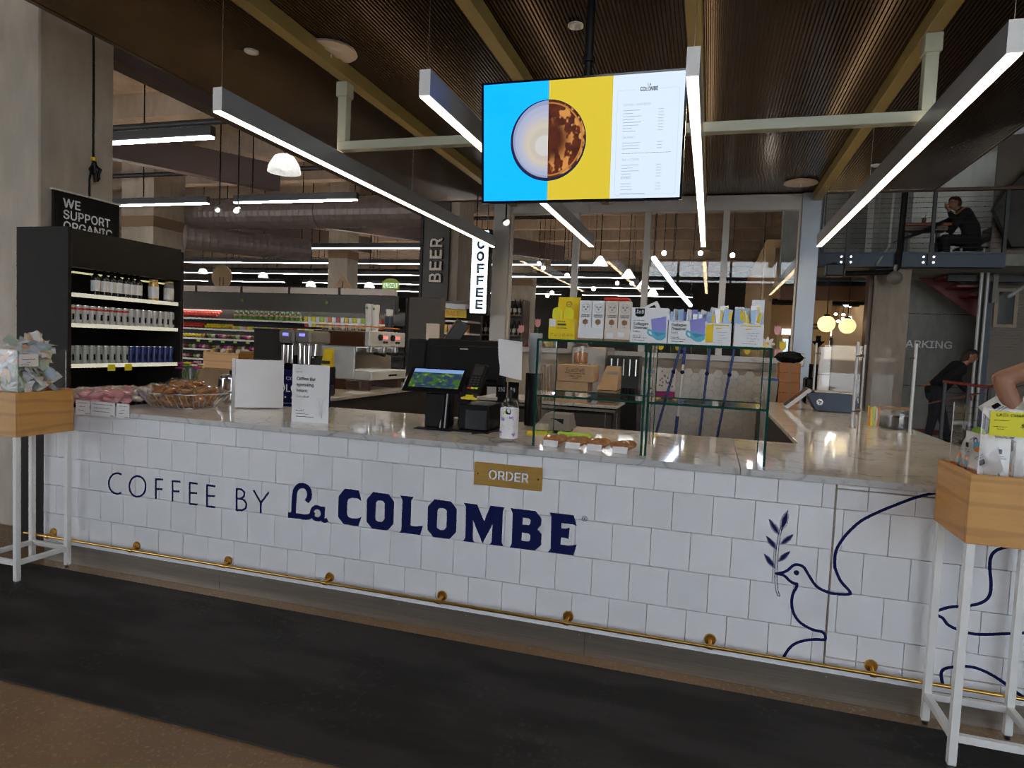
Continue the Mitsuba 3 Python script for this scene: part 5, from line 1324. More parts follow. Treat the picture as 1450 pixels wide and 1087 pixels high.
for i, z in enumerate(RZ): 
    s_ = part(pw, 'shelf', B(-14, -4.0, 11.95 - i * .08, 12.6, z - .03, z), 'charcoal')
    part(s_, 'price_rail', B(-14, -4.0, 11.94 - i * .08, 11.95 - i * .08, z - .05, z), 'white_metal')
for i in range(14):
    k = one('price_tag', B(-10.1 + i * .42, -9.98 + i * .42, 11.80, 11.81, 1.41, 1.48) if i < 10 else B(-9.2 + (i - 10) * .5, -9.0 + (i - 10) * .5, 11.6, 11.61, .98, 1.14), 'lime' if i < 10 else 'yellow_note', 'small lime green price tag on the produce wall shelf', 'price tag', 'lime price tags on the produce wall')
sph = {}
def fruit(x, y, z, r, m, lab, cat, grp):
    d = sph.setdefault((r, m), mikit.ply(SP((0, 0, 0), (r, r, r * .9), 1), m, True))
    one('fruit', {**d, 'to_world': TR(x, y, z)}, None, lab, cat, grp)
for i in range(42): fruit(-10.95 + (i % 14) * .098, 12.05 + .09 * (i // 14), 2.09 + .07 + .06 * (i // 14), .055, 'red', 'red tomato in the top row of the produce wall', 'tomato', 'tomatoes in the top produce row')
for i in range(20): fruit(-10.95 + (i % 10) * .1, 11.95 + .09 * (i // 10), 1.80 + .06 + .05 * (i // 10), .055, 'red', 'red tomato in the second row of the produce wall', 'tomato', 'tomatoes in the second produce row')
for i in range(18): fruit(-9.9 + (i % 9) * .1, 11.95 + .09 * (i // 9), 1.80 + .05 + .05 * (i // 9), .05, 'yellow', 'yellow lemon in the second row of the produce wall', 'lemon', 'lemons in the second produce row')
for i in range(8): fruit(-10.8 + (i % 8) * .13, 11.87, 1.52 + .06, .06, 'yellow', 'yellow squash in the third row of the produce wall', 'squash', 'squash in the third produce row')
jb_ = mikit.ply(LA([(.001, 0), (.075, 0), (.075, .17), (.04, .2), (.001, .2)], n=12), 'green', 40); jc_ = mikit.ply(LA([(.04, .2), (.045, .25), (.001, .26)], n=12), 'white_card', 40); jl_ = mikit.ply(LA([(.0757, .1), (.0757, .15)], n=12), 'pink', True)
for i in range(13):
    t = thing('juice_bottle', 'green bottle with white cap in the top row of the produce wall', 'bottle', 'green bottles in the produce wall')
    w = TR(-9.0 + i * .17, 12.1, 2.09)
    part(t, 'body', {**jb_, 'to_world': w}, None); part(t, 'cap', {**jc_, 'to_world': w}, None); part(t, 'label', {**jl_, 'to_world': w}, None)
tubc = ['yellow', 'white_card', 'orange', 'white_gloss', 'yellow_note', 'cream', 'red', 'white_card', 'lime', 'white_gloss']
tubp = {}
for row, (xa, xb, z, y) in enumerate(((-6.75, -4.3, 2.09, 12.05), (-9.4, -4.4, 1.80, 11.97), (-6.7, -4.3, 1.95, 12.0))):
    n = int((xb - xa) / .125)
    for i in range(n):
        m = tubc[(i * 7 + row * 3) % 10] if row != 1 or i > 18 else ('lime', 'cream', 'pink', 'yellow')[i % 4]
        d = tubp.setdefault((m, row), mikit.ply(H([(.0, 0, 0), (.1, 0, 0), (0, .1, 0), (.1, .1, 0), (-.006, -.006, .09 + .05 * (row == 0)), (.106, -.006, .09 + .05 * (row == 0)), (-.006, .106, .09 + .05 * (row == 0)), (.106, .106, .09 + .05 * (row == 0))]), m))
        one('food_tub', {**d, 'to_world': TR(xa + i * .125, y, z)}, None, 'small coloured tub in the bright rows of the produce wall', 'tub', 'tubs in the produce wall')
vegp = {}
for row, z in enumerate(RZ[2:]):
    for i in range(34):
        m = ('pink', 'walnut', 'green', 'kraft_dark', 'magenta', 'cream', 'dark_red')[(i * 3 + row) % 7]
        d = vegp.setdefault(m, mikit.ply(SP((0, 0, .06), (.07, .06, .06), 1), m, True))
        if row == 0 and i < 8: continue
        one('packed_vegetable', {**d, 'to_world': TR(-10.9 + i * .12, 11.88 - row * .08, z)}, None, 'small packed vegetable in the lower rows of the produce wall', 'vegetable', 'packed vegetables in the lower produce rows')
wd = thing('wooden_ornament', 'round wooden apple ornament standing on the produce wall header', 'ornament')
part(wd, 'disc', EX(Point(0, 0).buffer(.33, 16).intersection(rect(-1, 1, -.27, 1)), .05, (-9.46, 12.05, 3.27)), 'kraft')
part(wd, 'slot', J(B(-9.52, -9.49, 11.99, 12.0, 3.0, 3.25), B(-9.40, -9.37, 11.99, 12.0, 3.0, 3.25)), 'walnut'); part(wd, 'leaf', SP((-9.42, 12.03, 3.62), (.08, .02, .04), 1), 'green')
wd = thing('wooden_house_ornament', 'pointed wooden house ornament standing on the produce wall header', 'ornament')
part(wd, 'panel', EX(Polygon([(-.3, 0), (.3, 0), (0, .38)]), .05, (-5.57, 12.05, 3.0)), 'kraft'); part(wd, 'post', B(-5.58, -5.56, 11.99, 12.0, 3.0, 3.2), 'walnut')
ls = thing('lit_sign', 'small scalloped green white glowing sign above the produce wall', 'sign')
part(ls, 'board', EX(unary_union([rect(-.24, .24, 0, .2), affinity.scale(Point(0, .2).buffer(.15, 8), 1.3, .55)]), .03, (-4.13, 11.98, 3.0)), 'lime')
k = uniq(ls + '__face'); scene[k] = area(EX(rect(-.2, .2, .04, .16), .002, (-4.13, 11.949, 3.0)), (.55, .8, .45))
part(ls, 'lettering', TXT('LING', .09, (-4.30, 11.946, 3.055), bold=True, width=.33), 'green')
for x in (-8.75, -6.05):
    one('exit_light', B(x, x + .08, 11.97, 11.995, 2.58, 2.66), 'green', f'tiny green indicator on the produce wall header, {"left" if x < -7 else "right"} one', 'light')
# wooden crate with chocolates on a stand
cr = thing('wood_crate', 'orange brown wooden crate of wrapped sweets behind the flower vase', 'crate')
part(cr, 'front', B(-2.85, -2.26, 4, 4.03, 1.20, 1.42, .004), 'oak'); part(cr, 'back', B(-2.85, -2.26, 4.3, 4.33, 1.20, 1.45, .004), 'oak'); part(cr, 'side', B(-2.85, -2.82, 4.03, 4.3, 1.2, 1.44), 'oak'); part(cr, 'side', B(-2.29, -2.26, 4.03, 4.3, 1.2, 1.44), 'oak'); part(cr, 'stand', B(-2.95, -2.16, 3.98, 4.4, 0, 1.2, .01), 'kraft_dark')
for i in range(18):
    t = one('wrapped_sweet', SP((-2.76 + (i % 6) * .085, 4.1 + (i // 6) * .08, 1.43), .045, 1), ('gold_foil', 'walnut', 'cream')[i % 3], 'brown gold wrapped sweet heaped in the wooden crate', 'sweet', 'sweets in the wooden crate', smooth=True)

# ---------------- store ceiling: lights, ducts, beams ----------------
rows = [(3.57, [(-9, -2.36)]), (7.15, [(-12, -5.62), (-5.0, -2.35)]), (12.8, [(-12.2, -2.0)]), (16.1, [(-16, -1.2), (-.9, .6)]), (19.5, [(-19, -16.2), (-15.8, -4), (-3.6, 1.2)]), (23.2, [(-22, -19.9), (-18.5, -15.5), (-14.5, -6), (-4, 2)]), (27, [(-22, -14), (-13, -3), (-2, 3)])]
for r_, (y, segs) in enumerate(rows):
    for a, b in segs:
        t = thing('linear_light', ('leftmost', 'second', 'third', 'fourth')[segs.index((a, b))] + ' white linear light in row %s of the store ceiling' % ('one', 'two', 'three', 'four', 'five', 'six', 'seven')[r_], 'light', 'linear lights row %d' % (r_ + 1))
        part(t, 'housing', B(a, b, y - .045, y + .045, 4.20, 4.32), 'housing_grey')
        k = uniq(t + '__diffuser'); scene[k] = area(B(a + .01, b - .01, y - .05, y + .04, 4.17, 4.199), TUBE_L)
        k = uniq(t + '__uplight'); scene[k] = area(tm([[a + .01, y - .04, 4.323], [b - .01, y - .04, 4.323], [b - .01, y + .04, 4.323], [a + .01, y + .04, 4.323]], [[0, 1, 2], [0, 2, 3]]), UPT_L)
        for x in np.arange(a + .4, b, 2.2): part(t, 'hanger', CY((x, y, 4.32), (x, y, 6.6), .012, n=5), 'black')
def dome(x, y, z, r, lab):
    t = thing('dome_lamp', lab, 'lamp', 'white dome lamps')
    part(t, 'shade', LA([(r * .25, z + r * 1.1), (r * .6, z + r * .95), (r * .92, z + r * .4), (r, z), (r * .94, z)], (x, y, 0), 28), 'dome_white', True)
    k = uniq(t + '__bulb'); scene[k] = area(SP((x, y, z + r * .45), r * .3, 2), (5, 5, 4.8))
    part(t, 'rod', CY((x, y, z + r * 1.05), (x, y, 6.6), .012, n=6), 'black')
scene['dome_white'] = {'type': 'principledthin', 'base_color': {'type': 'rgb', 'value': [.85, .85, .85]}, 'roughness': .5, 'diff_trans': 1.2}
dome(-3.28, 6.3, 4.48, .28, 'large glowing white dome lamp under the leftmost light bar')
for x, y, z, l in ((-11.9, 14, 3.55, 'left'), (-11.5, 14.6, 3.45, 'left, lower'), (-9.6, 14, 3.45, 'second'), (-7.88, 14, 3.2, 'third'), (-5.88, 14, 3.2, 'right')):
    dome(x, y, z, .16, f'small glowing dome lamp above the produce wall, {l} one')
for i, (x, y, z) in enumerate(((-4.78, 6.9, 3.98), (-5.2, 6.9, 4.0), (.95, 5.6, 3.45))):
    t = thing('spotlight', ('glaring spotlight below the second linear light', 'white track spotlight left of the glaring one', 'small silver spotlight near the end of the leftmost light bar')[i], 'spotlight')
    part(t, 'can', CY((x, y + .1, z + .05), (x + .04, y - .02, z), .045, .06, 14), 'chrome', 40)
    k = uniq(t + '__lamp'); scene[k] = area(CY((x + .04, y - .021, z), (x + .041, y - .026, z - .001), .05, n=14), (9, 7.5, 5) if i == 0 else (.9, .9, .85))
    part(t, 'arm', CY((x, y + .08, z + .06), (x, y + .08, 6.6 if i < 2 else 3.94), .012, n=6), 'black')
def spiral(p0, p1, r, lab):
    t = thing('duct', lab, 'duct')
    p0, p1 = np.array(p0, float), np.array(p1, float)
    L = np.linalg.norm(p1 - p0); n = int(L / .16)
    path, rad = [], []
    for i in range(n * 3 + 1):
        path.append(p0 + (p1 - p0) * i / (n * 3)); rad.append(r * (1.03 if i % 3 == 0 else 1))
    part(t, 'tube', TU(path, rad, 18), 'duct_metal', False)
    for f in (.3, .66):
        c = p0 + (p1 - p0) * f; d = (p1 - p0) / L
        part(t, 'collar', CY(c - d * .05, c + d * .05, r * 1.07, n=18), 'duct_metal')
mat('duct_metal', (.24, .2, .185), .45, .4)
spiral((-12, 10.2, 4.62), (-1.6, 10.2, 4.62), .36, 'large spiral duct running across behind the leftmost light bar')
spiral((-8.1, 9.2, 3.90), (-6.3, 11.5, 3.92), .28, 'spiral duct bending away diagonally below the large duct')
spiral((-20, 15.5, 5.85), (-2, 15.5, 5.85), .22, 'further spiral duct across the back of the store ceiling')
for i, (y, z) in enumerate(((5.2, 5.0), (8.6, 5.2), (11.6, 5.3), (14, 5.2))):
    one('ceiling_pipe', CY((-22, y, z), (.3, y, z), .05, n=10), 'dark_steel', f'dark pipe across the store ceiling, {("nearest", "second", "third", "furthest")[i]} of four', 'pipe', None, None, 40)
for i, (a, b) in enumerate((((-8.5, 4.2, 4.9), (-5.2, 8.6, 4.75)), ((-6.2, 11, 4.5), (-1.5, 20, 4.8)), ((-12, 11, 4.7), (-8.2, 18, 4.8)))):
    a, b = np.array(a), np.array(b)
    one('ceiling_girder', hulls([a + [-.14, 0, 0], a + [.14, 0, .55], a + [-.14, 0, .55], a + [.14, 0, 0]], [b + [-.14, 0, 0], b + [.14, 0, .55], b + [-.14, 0, .55], b + [.14, 0, 0]]), 'dark_mauve', f'dark diagonal girder under the store ceiling, {("nearest", "middle", "furthest")[i]} of three', 'girder')
for i, (x, y, w) in enumerate(((-9.2, 8.9, .95), (-7.1, 14.2, .65), (-3.6, 22, .9))):
    t = thing('store_column', f'concrete column in the store, {("above the cooler top", "above the produce wall", "far back beside the BEER column")[i]}', 'column')
    part(t, 'shaft', B(x - w / 2, x + w / 2, y, y + w, 0, 6.6), 'concrete_warm'); part(t, 'band', B(x - w / 2 - .01, x + w / 2 + .01, y - .01, y + w + .01, 4.1, 4.35), 'kraft_dark')
# lamps beyond the window
for i, (x, y, z, l) in enumerate(((1.63, 10, 3.40, 'nearest'), (2.02, 11.6, 3.33, 'second'), (2.2, 13.2, 3.27, 'third'), (2.3, 14.8, 3.22, 'furthest'))):
    t = thing('cone_lamp', f'white cone pendant lamp seen through the window, {l} of a row', 'lamp', 'cone pendants beyond the window')
    part(t, 'shade', LA([(.03, z + .2), (.17, z), (.16, z)], (x, y, 0), 20), 'dome_white', True)
    k = uniq(t + '__bulb'); scene[k] = area(SP((x, y, z + .06), .06, 1), (16, 15, 13))
    part(t, 'rod', CY((x, y, z + .2), (x, y, 6.6), .01, n=6), 'black')
for i, (a, b) in enumerate((((2.70, 10, 3.56), (2.98, 11.7, 3.25)), ((3.0, 11.8, 3.22), (3.35, 13.8, 2.9)))):
    t = thing('linear_light', f'slanting bluish white linear light seen through the window, {("upper", "lower")[i]} piece', 'light', 'slanting lights beyond the window')
    k = uniq(t + '__tube'); scene[k] = area(CY(a, b, .05, n=8), (2.6, 3.0, 3.8))
    part(t, 'hanger', J(CY(a, (a[0], a[1], 6.6), .008, n=5), CY(b, (b[0], b[1], 6.6), .008, n=5)), 'black')
for i, (x, y, z) in enumerate(((.2, 10.5, 3.5), (.28, 10.6, 3.42), (.95, 10, 3.2), (1.38, 10.8, 3.0), (1.72, 12, 3.25), (2.0, 12.5, 3.3), (.3, 11, 2.85), (.38, 11.1, 2.92), (4.2, 10, 3.62), (3.6, 10, 3.66), (2.9, 10, 3.66), (4.7, 9, 2.5))):
    t = thing('globe_bulb', 'round glowing bulb seen through the window', 'bulb', 'bulbs beyond the window')
    k = uniq(t + '__glow'); scene[k] = area(SP((x, y, z), .05, 1), (7, 6.6, 6))
    part(t, 'cord', CY((x, y, z + .05), (x, y, 6.6), .006, n=5), 'black')
# ---------------- right background ----------------
wp = one('wall_parking', J(B(7.35, 16, 12.6, 12.9, 0, 6.6), B(5.3, 7.35, 12.6, 12.9, 3.28, 6.6)), 'concrete_grey', kind='structure')
part(wp, 'lettering', TXT('PARKING', .15, (7.78, 12.599, 2.03), bold=True, width=1.02), 'white_ink')
for z in (1.2, 2.75, 4.9): part(wp, 'form_joint', B(7.4, 10, 12.594, 12.6, z, z + .012), 'charcoal')
for x in (8.4, 9.35): part(wp, 'form_joint', B(x, x + .014, 12.594, 12.6, 3.7, 6.6), 'charcoal')
part(wp, 'red_base', B(7.4, 9, 12.57, 12.6, 0, .28), 'dark_red')
uw = part(wp, 'upper_face', B(7.0, 10.5, 12.56, 12.594, 3.75, 6.6), 'concrete_light')
# mezzanine
mz = thing('mezzanine', 'dark blue steel mezzanine edge with cable railing at the upper right', 'mezzanine')
part(mz, 'edge_beam', B(5.4, 8.72, 10, 10.06, 3.43, 3.67), 'blue_steel'); part(mz, 'edge_flange', B(5.4, 8.72, 9.97, 10.2, 3.655, 3.68), 'blue_steel'); part(mz, 'edge_flange', B(5.4, 8.72, 9.97, 10.2, 3.42, 3.435), 'blue_steel')
part(mz, 'deck', B(5.4, 12, 10.06, 12.55, 3.46, 3.66), 'concrete_grey')
for x in (6.18, 7.52):
    part(mz, 'splice', B(x, x + .06, 9.96, 10, 3.44, 3.66), 'dark_steel')
    for dz in (.06, .16):
        for dx in (-.06, .1): part(mz, 'bolt', CY((x + dx, 9.985, 3.44 + dz), (x + dx, 10, 3.44 + dz), .022, n=8), 'chrome')
for x in (5.75, 6.18, 7.55, 8.66):
    part(mz, 'rail_post', B(x, x + .06, 10.0, 10.05, 3.67, 4.76, .004), 'dark_steel')
part(mz, 'top_rail', B(5.4, 9.6, 9.99, 10.06, 4.76, 4.82, .008), 'walnut')
for i in range(11): part(mz, 'rail_cable', CY((5.4, 10.03, 3.76 + i * .09), (8.66, 10.03, 3.76 + i * .09), .004, n=5), 'dark_steel')
bt_ = thing('bar_table', 'narrow reddish wooden bar table on the mezzanine in front of the seated person', 'table')
part(bt_, 'top', B(7.25, 8.05, 10.45, 10.9, 4.24, 4.29, .004), 'red_wood'); part(bt_, 'apron', B(7.25, 7.95, 10.5, 10.85, 4.16, 4.24), 'walnut'); part(bt_, 'leg', B(7.28, 7.34, 10.6, 10.7, 3.66, 4.16), 'dark_steel'); part(bt_, 'leg', B(7.85, 7.9, 10.75, 10.85, 3.66, 4.16), 'dark_steel')
mat('red_wood', (.2, .05, .02), .5)
cu = thing('mug', 'small brown cup on the bar table on the mezzanine', 'mug'); part(cu, 'body', LA([(.001, 4.29), (.03, 4.29), (.038, 4.40)], (7.58, 10.6, 0), 14), 'walnut', 40); part(cu, 'straw', CY((7.58, 10.6, 4.38), (7.61, 10.6, 4.47), .006, n=6), 'dark_red')


def bone_mesh(chains, res=.03, smooth=6):
    """one smooth skin over bones: each chain is a list of (joint, radius)"""
    ms = []
    for ch in chains:
        for (a, ra), (b, rb) in zip(ch[:-1], ch[1:]):
            ms.append(manifold3d.Manifold.hull_points(np.vstack([ball(a, ra, 2), ball(b, rb, 2)])))
    m = ms[0]
    for o in ms[1:]: m = m + o
    m = m.refine_to_length(res).to_mesh()
    t = trimesh.Trimesh(m.vert_properties[:, :3], m.tri_verts, process=True)
    trimesh.smoothing.filter_taubin(t, iterations=smooth)
    return t


def hand(w, d, side, up, s=1.0, curl=.6):
    """palm, four unequal bent fingers and a thumb; w wrist, d pointing direction, side across the palm, up = back of the hand"""
    w, d, side, up = (np.asarray(q, float) for q in (w, d, side, up))
    k = w + d * .085 * s
    ch = [[(w, .024 * s), (k + side * .025 * s, .019 * s)], [(w, .024 * s), (k - side * .025 * s, .019 * s)], [(k + side * .025 * s, .019 * s), (k - side * .025 * s, .019 * s)]]
    for i, (o, L) in enumerate(((.032, .066), (.011, .078), (-.011, .073), (-.032, .056))):
        r = k + side * o * s
        p1 = r + (d * math.cos(curl * .5) - up * math.sin(curl * .5)) * L * .5 * s
        p2 = p1 + (d * math.cos(curl) - up * math.sin(curl)) * L * .32 * s
        p3 = p2 + (d * math.cos(curl * 1.6) - up * math.sin(curl * 1.6)) * L * .25 * s
        ch.append([(r, .0095 * s), (p1, .0088 * s), (p2, .008 * s), (p3, .0068 * s)])
    t0 = w + d * .025 * s + side * .022 * s
    t1 = t0 + (side * .7 + d * .6) * .042 * s; t2 = t1 + (side * .25 + d * .9 - up * .2) * .035 * s
    ch.append([(t0, .013 * s), (t1, .0105 * s), (t2, .0085 * s)])
    return ch


def head_parts(p, c, f, tilt_up, hair_m='hair', r=.105, long=0):
    """skull with nose, ears, eyes, mouth, hair; c centre, f facing"""
    c, f, up = (np.asarray(q, float) for q in (c, f, tilt_up))
    f /= np.linalg.norm(f); up /= np.linalg.norm(up)
    sd = np.cross(f, up); sd /= np.linalg.norm(sd); up = np.cross(sd, f)
    A = lambda a, b, d_: c + f * a * r + sd * b * r + up * d_ * r
    for s in (-1, 1):
        part(p, 'eye', SP(A(.80, .34 * s, .05), .011, 1), 'ink', True)
    part(p, 'mouth', TU([A(.83, -.22, -.55), A(.9, 0, -.57), A(.83, .22, -.55)], .006, 6), 'dark_red')
    hs_ = [ball(A(-.12, 0, .22), r * .93, 2), ball(A(.25, 0, .55), r * .62, 2), ball(A(-.35, 0, -.15), r * .78, 2)]
    if long: hs_.append(ball(A(-.55, 0, -.9), r * .6, 2))
    part(p, 'hair', H(np.vstack(hs_)), hair_m, True)
    return [[(A(0, 0, .1), r * .92), (A(.18, 0, -.45), r * .72)], [(A(.2, 0, -.5), r * .55), (A(.42, 0, -.75), r * .4)], [(A(.85, 0, .1), r * .12), (A(1.08, 0, -.2), r * .16)], [(A(-.05, -.93, 0), r * .2), (A(-.1, -.98, -.25), r * .14)], [(A(-.05, .93, 0), r * .2), (A(-.1, .98, -.25), r * .14)]]


# seated person on the mezzanine, in profile facing left
p = thing('person', 'person in dark clothes seated in profile at the mezzanine bar table, hand at the mouth', 'person')
Yp = 10.62
hip = np.array([8.38, Yp, 3.98]); ch_ = np.array([8.22, Yp, 4.46]); nk = np.array([8.14, Yp, 4.56]); hd = np.array([8.06, Yp, 4.68])
hc = head_parts(p, hd, (-1, 0, -.12), (-.1, 0, 1))
sk_ch = hc + [[(hd + [.02, 0, -.08], .055), (nk, .06)], [(hip, .14), ((hip + ch_) / 2 + [.04, 0, 0], .135), (ch_, .14)], [(ch_, .11), (nk, .06)]]
cl_ch = [[(hip, .155), ((hip + ch_) / 2 + [.05, 0, 0], .15), (ch_ + [.01, 0, -.02], .15)], [(ch_, .12), (nk + [.02, 0, -.02], .075)]]
tr_ch = [[(hip + [.02, 0, -.03], .15), (hip + [-.05, 0, -.04], .14)]]
for s in (-1, 1):
    sh = ch_ + [0, s * .17, .02]
    el = ch_ + [-.12, s * .2, -.26] if s > 0 else ch_ + [-.16, s * .2, -.2]
    wr = np.array([7.96, Yp + s * .06, 4.53]) if s < 0 else np.array([7.85, Yp + .12, 4.33])
    d = np.array([-.55, 0, .75]) if s < 0 else np.array([-1., 0, -.1])
    d /= np.linalg.norm(d)
    sk_ch += [[(ch_ + [0, s * .1, 0], .08), (sh, .062), (el, .048), (wr, .028)]] + hand(wr, d, np.array([0, 1., 0]), np.array([-d[2], 0, d[0]]), .95, .5)
    cl_ch += [[(ch_ + [0, s * .1, 0], .09), (sh, .075), (el, .06), (wr + (el - wr) * .22, .045)]]
    kn = hip + [-.46, s * .11, .03]; an = np.array([kn[0] + .04, Yp + s * .12, 3.76])
    sk_ch += [[(hip + [0, s * .08, 0], .09), (kn, .06), (an, .04), (an + [-.16, 0, -.05], .03)]]
    tr_ch += [[(hip + [0, s * .08, 0], .11), (kn, .08), (an, .058)]]
    part(p, 'shoe', hulls(ball(an + [.02, 0, -.055], .045), ball(an + [-.17, 0, -.065], .034), ball(an + [0, 0, -.02], .05)), 'black', True)
part(p, 'body', bone_mesh(sk_ch, .03, 4), 'skin', True)
part(p, 'sweater', bone_mesh(cl_ch, .035, 6), 'cloth_black', True); part(p, 'trousers', bone_mesh(tr_ch, .035, 6), 'cloth_black', True)
stl = thing('stool', 'dark stool under the seated person on the mezzanine', 'stool')
part(stl, 'seat', B(8.14, 8.6, Yp - .2, Yp + .2, 3.82, 3.85, .01), 'black')
for x in (8.18, 8.54):
    for y in (Yp - .16, Yp + .16): part(stl, 'leg', CY((x, y, 3.66), (x, y, 3.82), .018, n=8), 'alu')
part(stl, 'backrest', B(8.6, 8.63, Yp - .2, Yp + .2, 3.95, 4.2, .01), 'black'); part(stl, 'back_post', CY((8.6, Yp, 3.83), (8.62, Yp, 4.0), .015, n=8), 'alu')
# leaning person below
p = thing('person', 'person in dark clothes bending forward behind the red handrail under the word PARKING', 'person')
Yp = 9.7
fl = one('landing', B(7.3, 9.4, 9.2, 10.9, 0, .32), 'concrete_grey', 'low concrete landing behind the railing at the right', 'platform')
hip = np.array([7.72, Yp, 1.24]); ch_ = np.array([8.03, Yp, 1.62]); hd = np.array([8.22, Yp, 1.86])
hc = head_parts(p, hd, (1, -.2, -.35), (.35, 0, 1), long=1)
sk_ch = hc + [[(hd + [-.03, 0, -.08], .055), (ch_ + [.07, 0, .07], .06)], [(hip, .13), (ch_, .13)], [(ch_, .11), (ch_ + [.07, 0, .07], .06)]]
cl_ch = [[(hip, .155), (ch_, .15)], [(ch_, .12), (ch_ + [.06, 0, .06], .08)]]
tr_ch = [[(hip, .15), (hip + [.0, 0, -.08], .14)]]
for s in (-1, 1):
    sh = ch_ + [0, s * .16, .0]
    el, wr = (np.array([7.78, Yp - .25, 1.42]), np.array([7.56, Yp - .22, 1.34])) if s < 0 else (ch_ + [.12, .2, -.24], ch_ + [.22, .1, -.4])
    d = (wr - el) / np.linalg.norm(wr - el)
    sk_ch += [[(ch_ + [0, s * .1, 0], .08), (sh, .062), (el, .048), (wr, .028)]] + hand(wr, d, np.array([0, 1., 0]), np.cross(d, [0, 1., 0]), .95, .4)
    cl_ch += [[(ch_ + [0, s * .1, 0], .09), (sh, .075), (el, .06), (wr + (el - wr) * .2, .042)]]
    kn = hip + [.08 + .1 * s, s * .1, -.45]; an = np.array([hip[0] + .1 + .18 * s, Yp + s * .1, .40])
    sk_ch += [[(hip + [0, s * .08, 0], .09), (kn, .06), (an, .04), (an + [.15, 0, -.04], .03)]]
    tr_ch += [[(hip + [0, s * .08, 0], .11), (kn, .078), (an, .058)]]
    part(p, 'shoe', hulls(ball(an + [-.02, 0, -.04], .045), ball(an + [.17, 0, -.05], .03), ball(an + [0, 0, -.01], .05)), 'black', True)
part(p, 'body', bone_mesh(sk_ch, .03, 4), 'skin', True)
part(p, 'jacket', bone_mesh(cl_ch, .035, 6), 'cloth_black', True); part(p, 'trousers', bone_mesh(tr_ch, .035, 6), 'denim', True)
# person at the right edge, only the bent bare arm reaches into the picture
p = thing('person', 'person in black short sleeves at the right edge, only the bent bare arm in view', 'person')
hip = np.array([5.74, -.16, 1.05]); ch_ = np.array([5.70, -.12, 1.57]); hd = np.array([5.67, -.18, 1.87])
hc = head_parts(p, hd, (-.6, -.8, -.1), (0, 0, 1))
sk_ch = hc + [[(hd + [0, 0.02, -.1], .055), (ch_ + [0, 0, .12], .06)], [(hip, .13), (ch_, .13)], [(ch_, .12), (ch_ + [0, 0, .12], .06)]]
cl_ch = [[(hip, .15), (ch_, .155)], [(ch_, .12), (ch_ + [0, 0, .1], .08)]]
tr_ch = [[(hip, .15), (hip + [0, 0, -.1], .14)]]
ar = [(np.array([5.47, -.10, 1.775]), np.array([5.155, -.06, 1.64]), np.array([5.225, -.13, 1.43])), (np.array([5.88, -.14, 1.66]), np.array([5.92, -.22, 1.36]), np.array([5.70, -.42, 1.25]))]
for i, (sh, el, wr) in enumerate(ar):
    d = (wr - el) / np.linalg.norm(wr - el)
    sd_ = np.cross(d, [0, 1., .3]); sd_ /= np.linalg.norm(sd_)
    sk_ch += [[(ch_ + (sh - ch_) * .6, .08), (sh, .058), ((sh + el) / 2, .047), (el, .036), (el + (wr - el) * .3, .039), (wr, .026)]] + hand(wr, d, sd_, np.cross(sd_, d), 1.0, .7)
    cl_ch += [[(ch_ + (sh - ch_) * .6, .095), (sh, .085), (sh + (el - sh) * .32, .078)]]
    s = -1 if i == 0 else 1
    kn = hip + [s * .1, -.04, -.5]; an = hip + [s * .11, .02, -1.0]
    sk_ch += [[(hip + [s * .08, 0, 0], .09), (kn, .06), (an, .04), (an + [0, -.15, -.05], .03)]]
    tr_ch += [[(hip + [s * .08, 0, 0], .11), (kn, .08), (an, .06)]]
    part(p, 'shoe', hulls(ball(an + [0, .02, -.04], .045), ball(an + [0, -.17, -.05], .032), ball(an + [0, 0, -.01], .05)), 'black', True)
part(p, 'body', bone_mesh(sk_ch, .022, 4), 'skin', True)
part(p, 'shirt', bone_mesh(cl_ch, .03, 6), 'cloth_black', True); part(p, 'trousers', bone_mesh(tr_ch, .035, 6), 'denim', True)

# column, railing, stairs, siding
t = thing('mezzanine_column', 'broad warm grey concrete column carrying the mezzanine', 'column')
part(t, 'shaft', B(6.78, 7.36, 10.25, 10.8, 0, 3.42, .01), 'concrete_warm'); part(t, 'upper_shaft', B(6.85, 7.4, 10.7, 11.2, 3.66, 6.6, .01), 'concrete_grey'); part(t, 'wood_side', B(6.70, 6.78, 10.4, 10.7, 0, 3.42), 'walnut')
one('conduit', TU([(6.95, 10.1, 6.0), (6.92, 10.1, 3.8), (6.7, 9.95, 3.45)], .022, 8), 'alu', 'thin pale conduit running down the column above the mezzanine edge', 'pipe')
one('drain_pipe', TU([(7.1, 9.93, 6.4), (7.05, 9.93, 3.4), (7.0, 9.93, 3.32), (6.2, 9.93, 3.28)], .05, 10), 'black', 'black pipe bending below the mezzanine edge beside the column', 'pipe')
cd_ = thing('dome_camera', 'clear dome camera hanging below the mezzanine edge', 'camera'); part(cd_, 'dome', SP((6.98, 9.8, 3.2), (.13, .13, .12), 2), 'grey_plastic', True); part(cd_, 'stem', CY((6.98, 9.8, 3.3), (6.98, 9.8, 3.43), .03, n=10), 'chrome')
sp_ = thing('speaker_box', 'black speaker box hanging right of the window post', 'speaker'); part(sp_, 'body', B(5.82, 6.12, 9.6, 9.85, 3.2, 3.42, .02), 'dark_steel'); part(sp_, 'bracket', B(5.94, 6.0, 9.7, 9.97, 3.42, 3.46), 'black')
hr = thing('handrail', 'red handrail with dark posts and cables in front of the bending person', 'railing')
part(hr, 'rail', TU([(7.63, 9.0, 1.41), (8.3, 9.0, 1.35), (9.2, 9.0, 1.85)], .024, 8), 'red_rail', 40); mat('red_rail', (.26, .035, .02), .45)
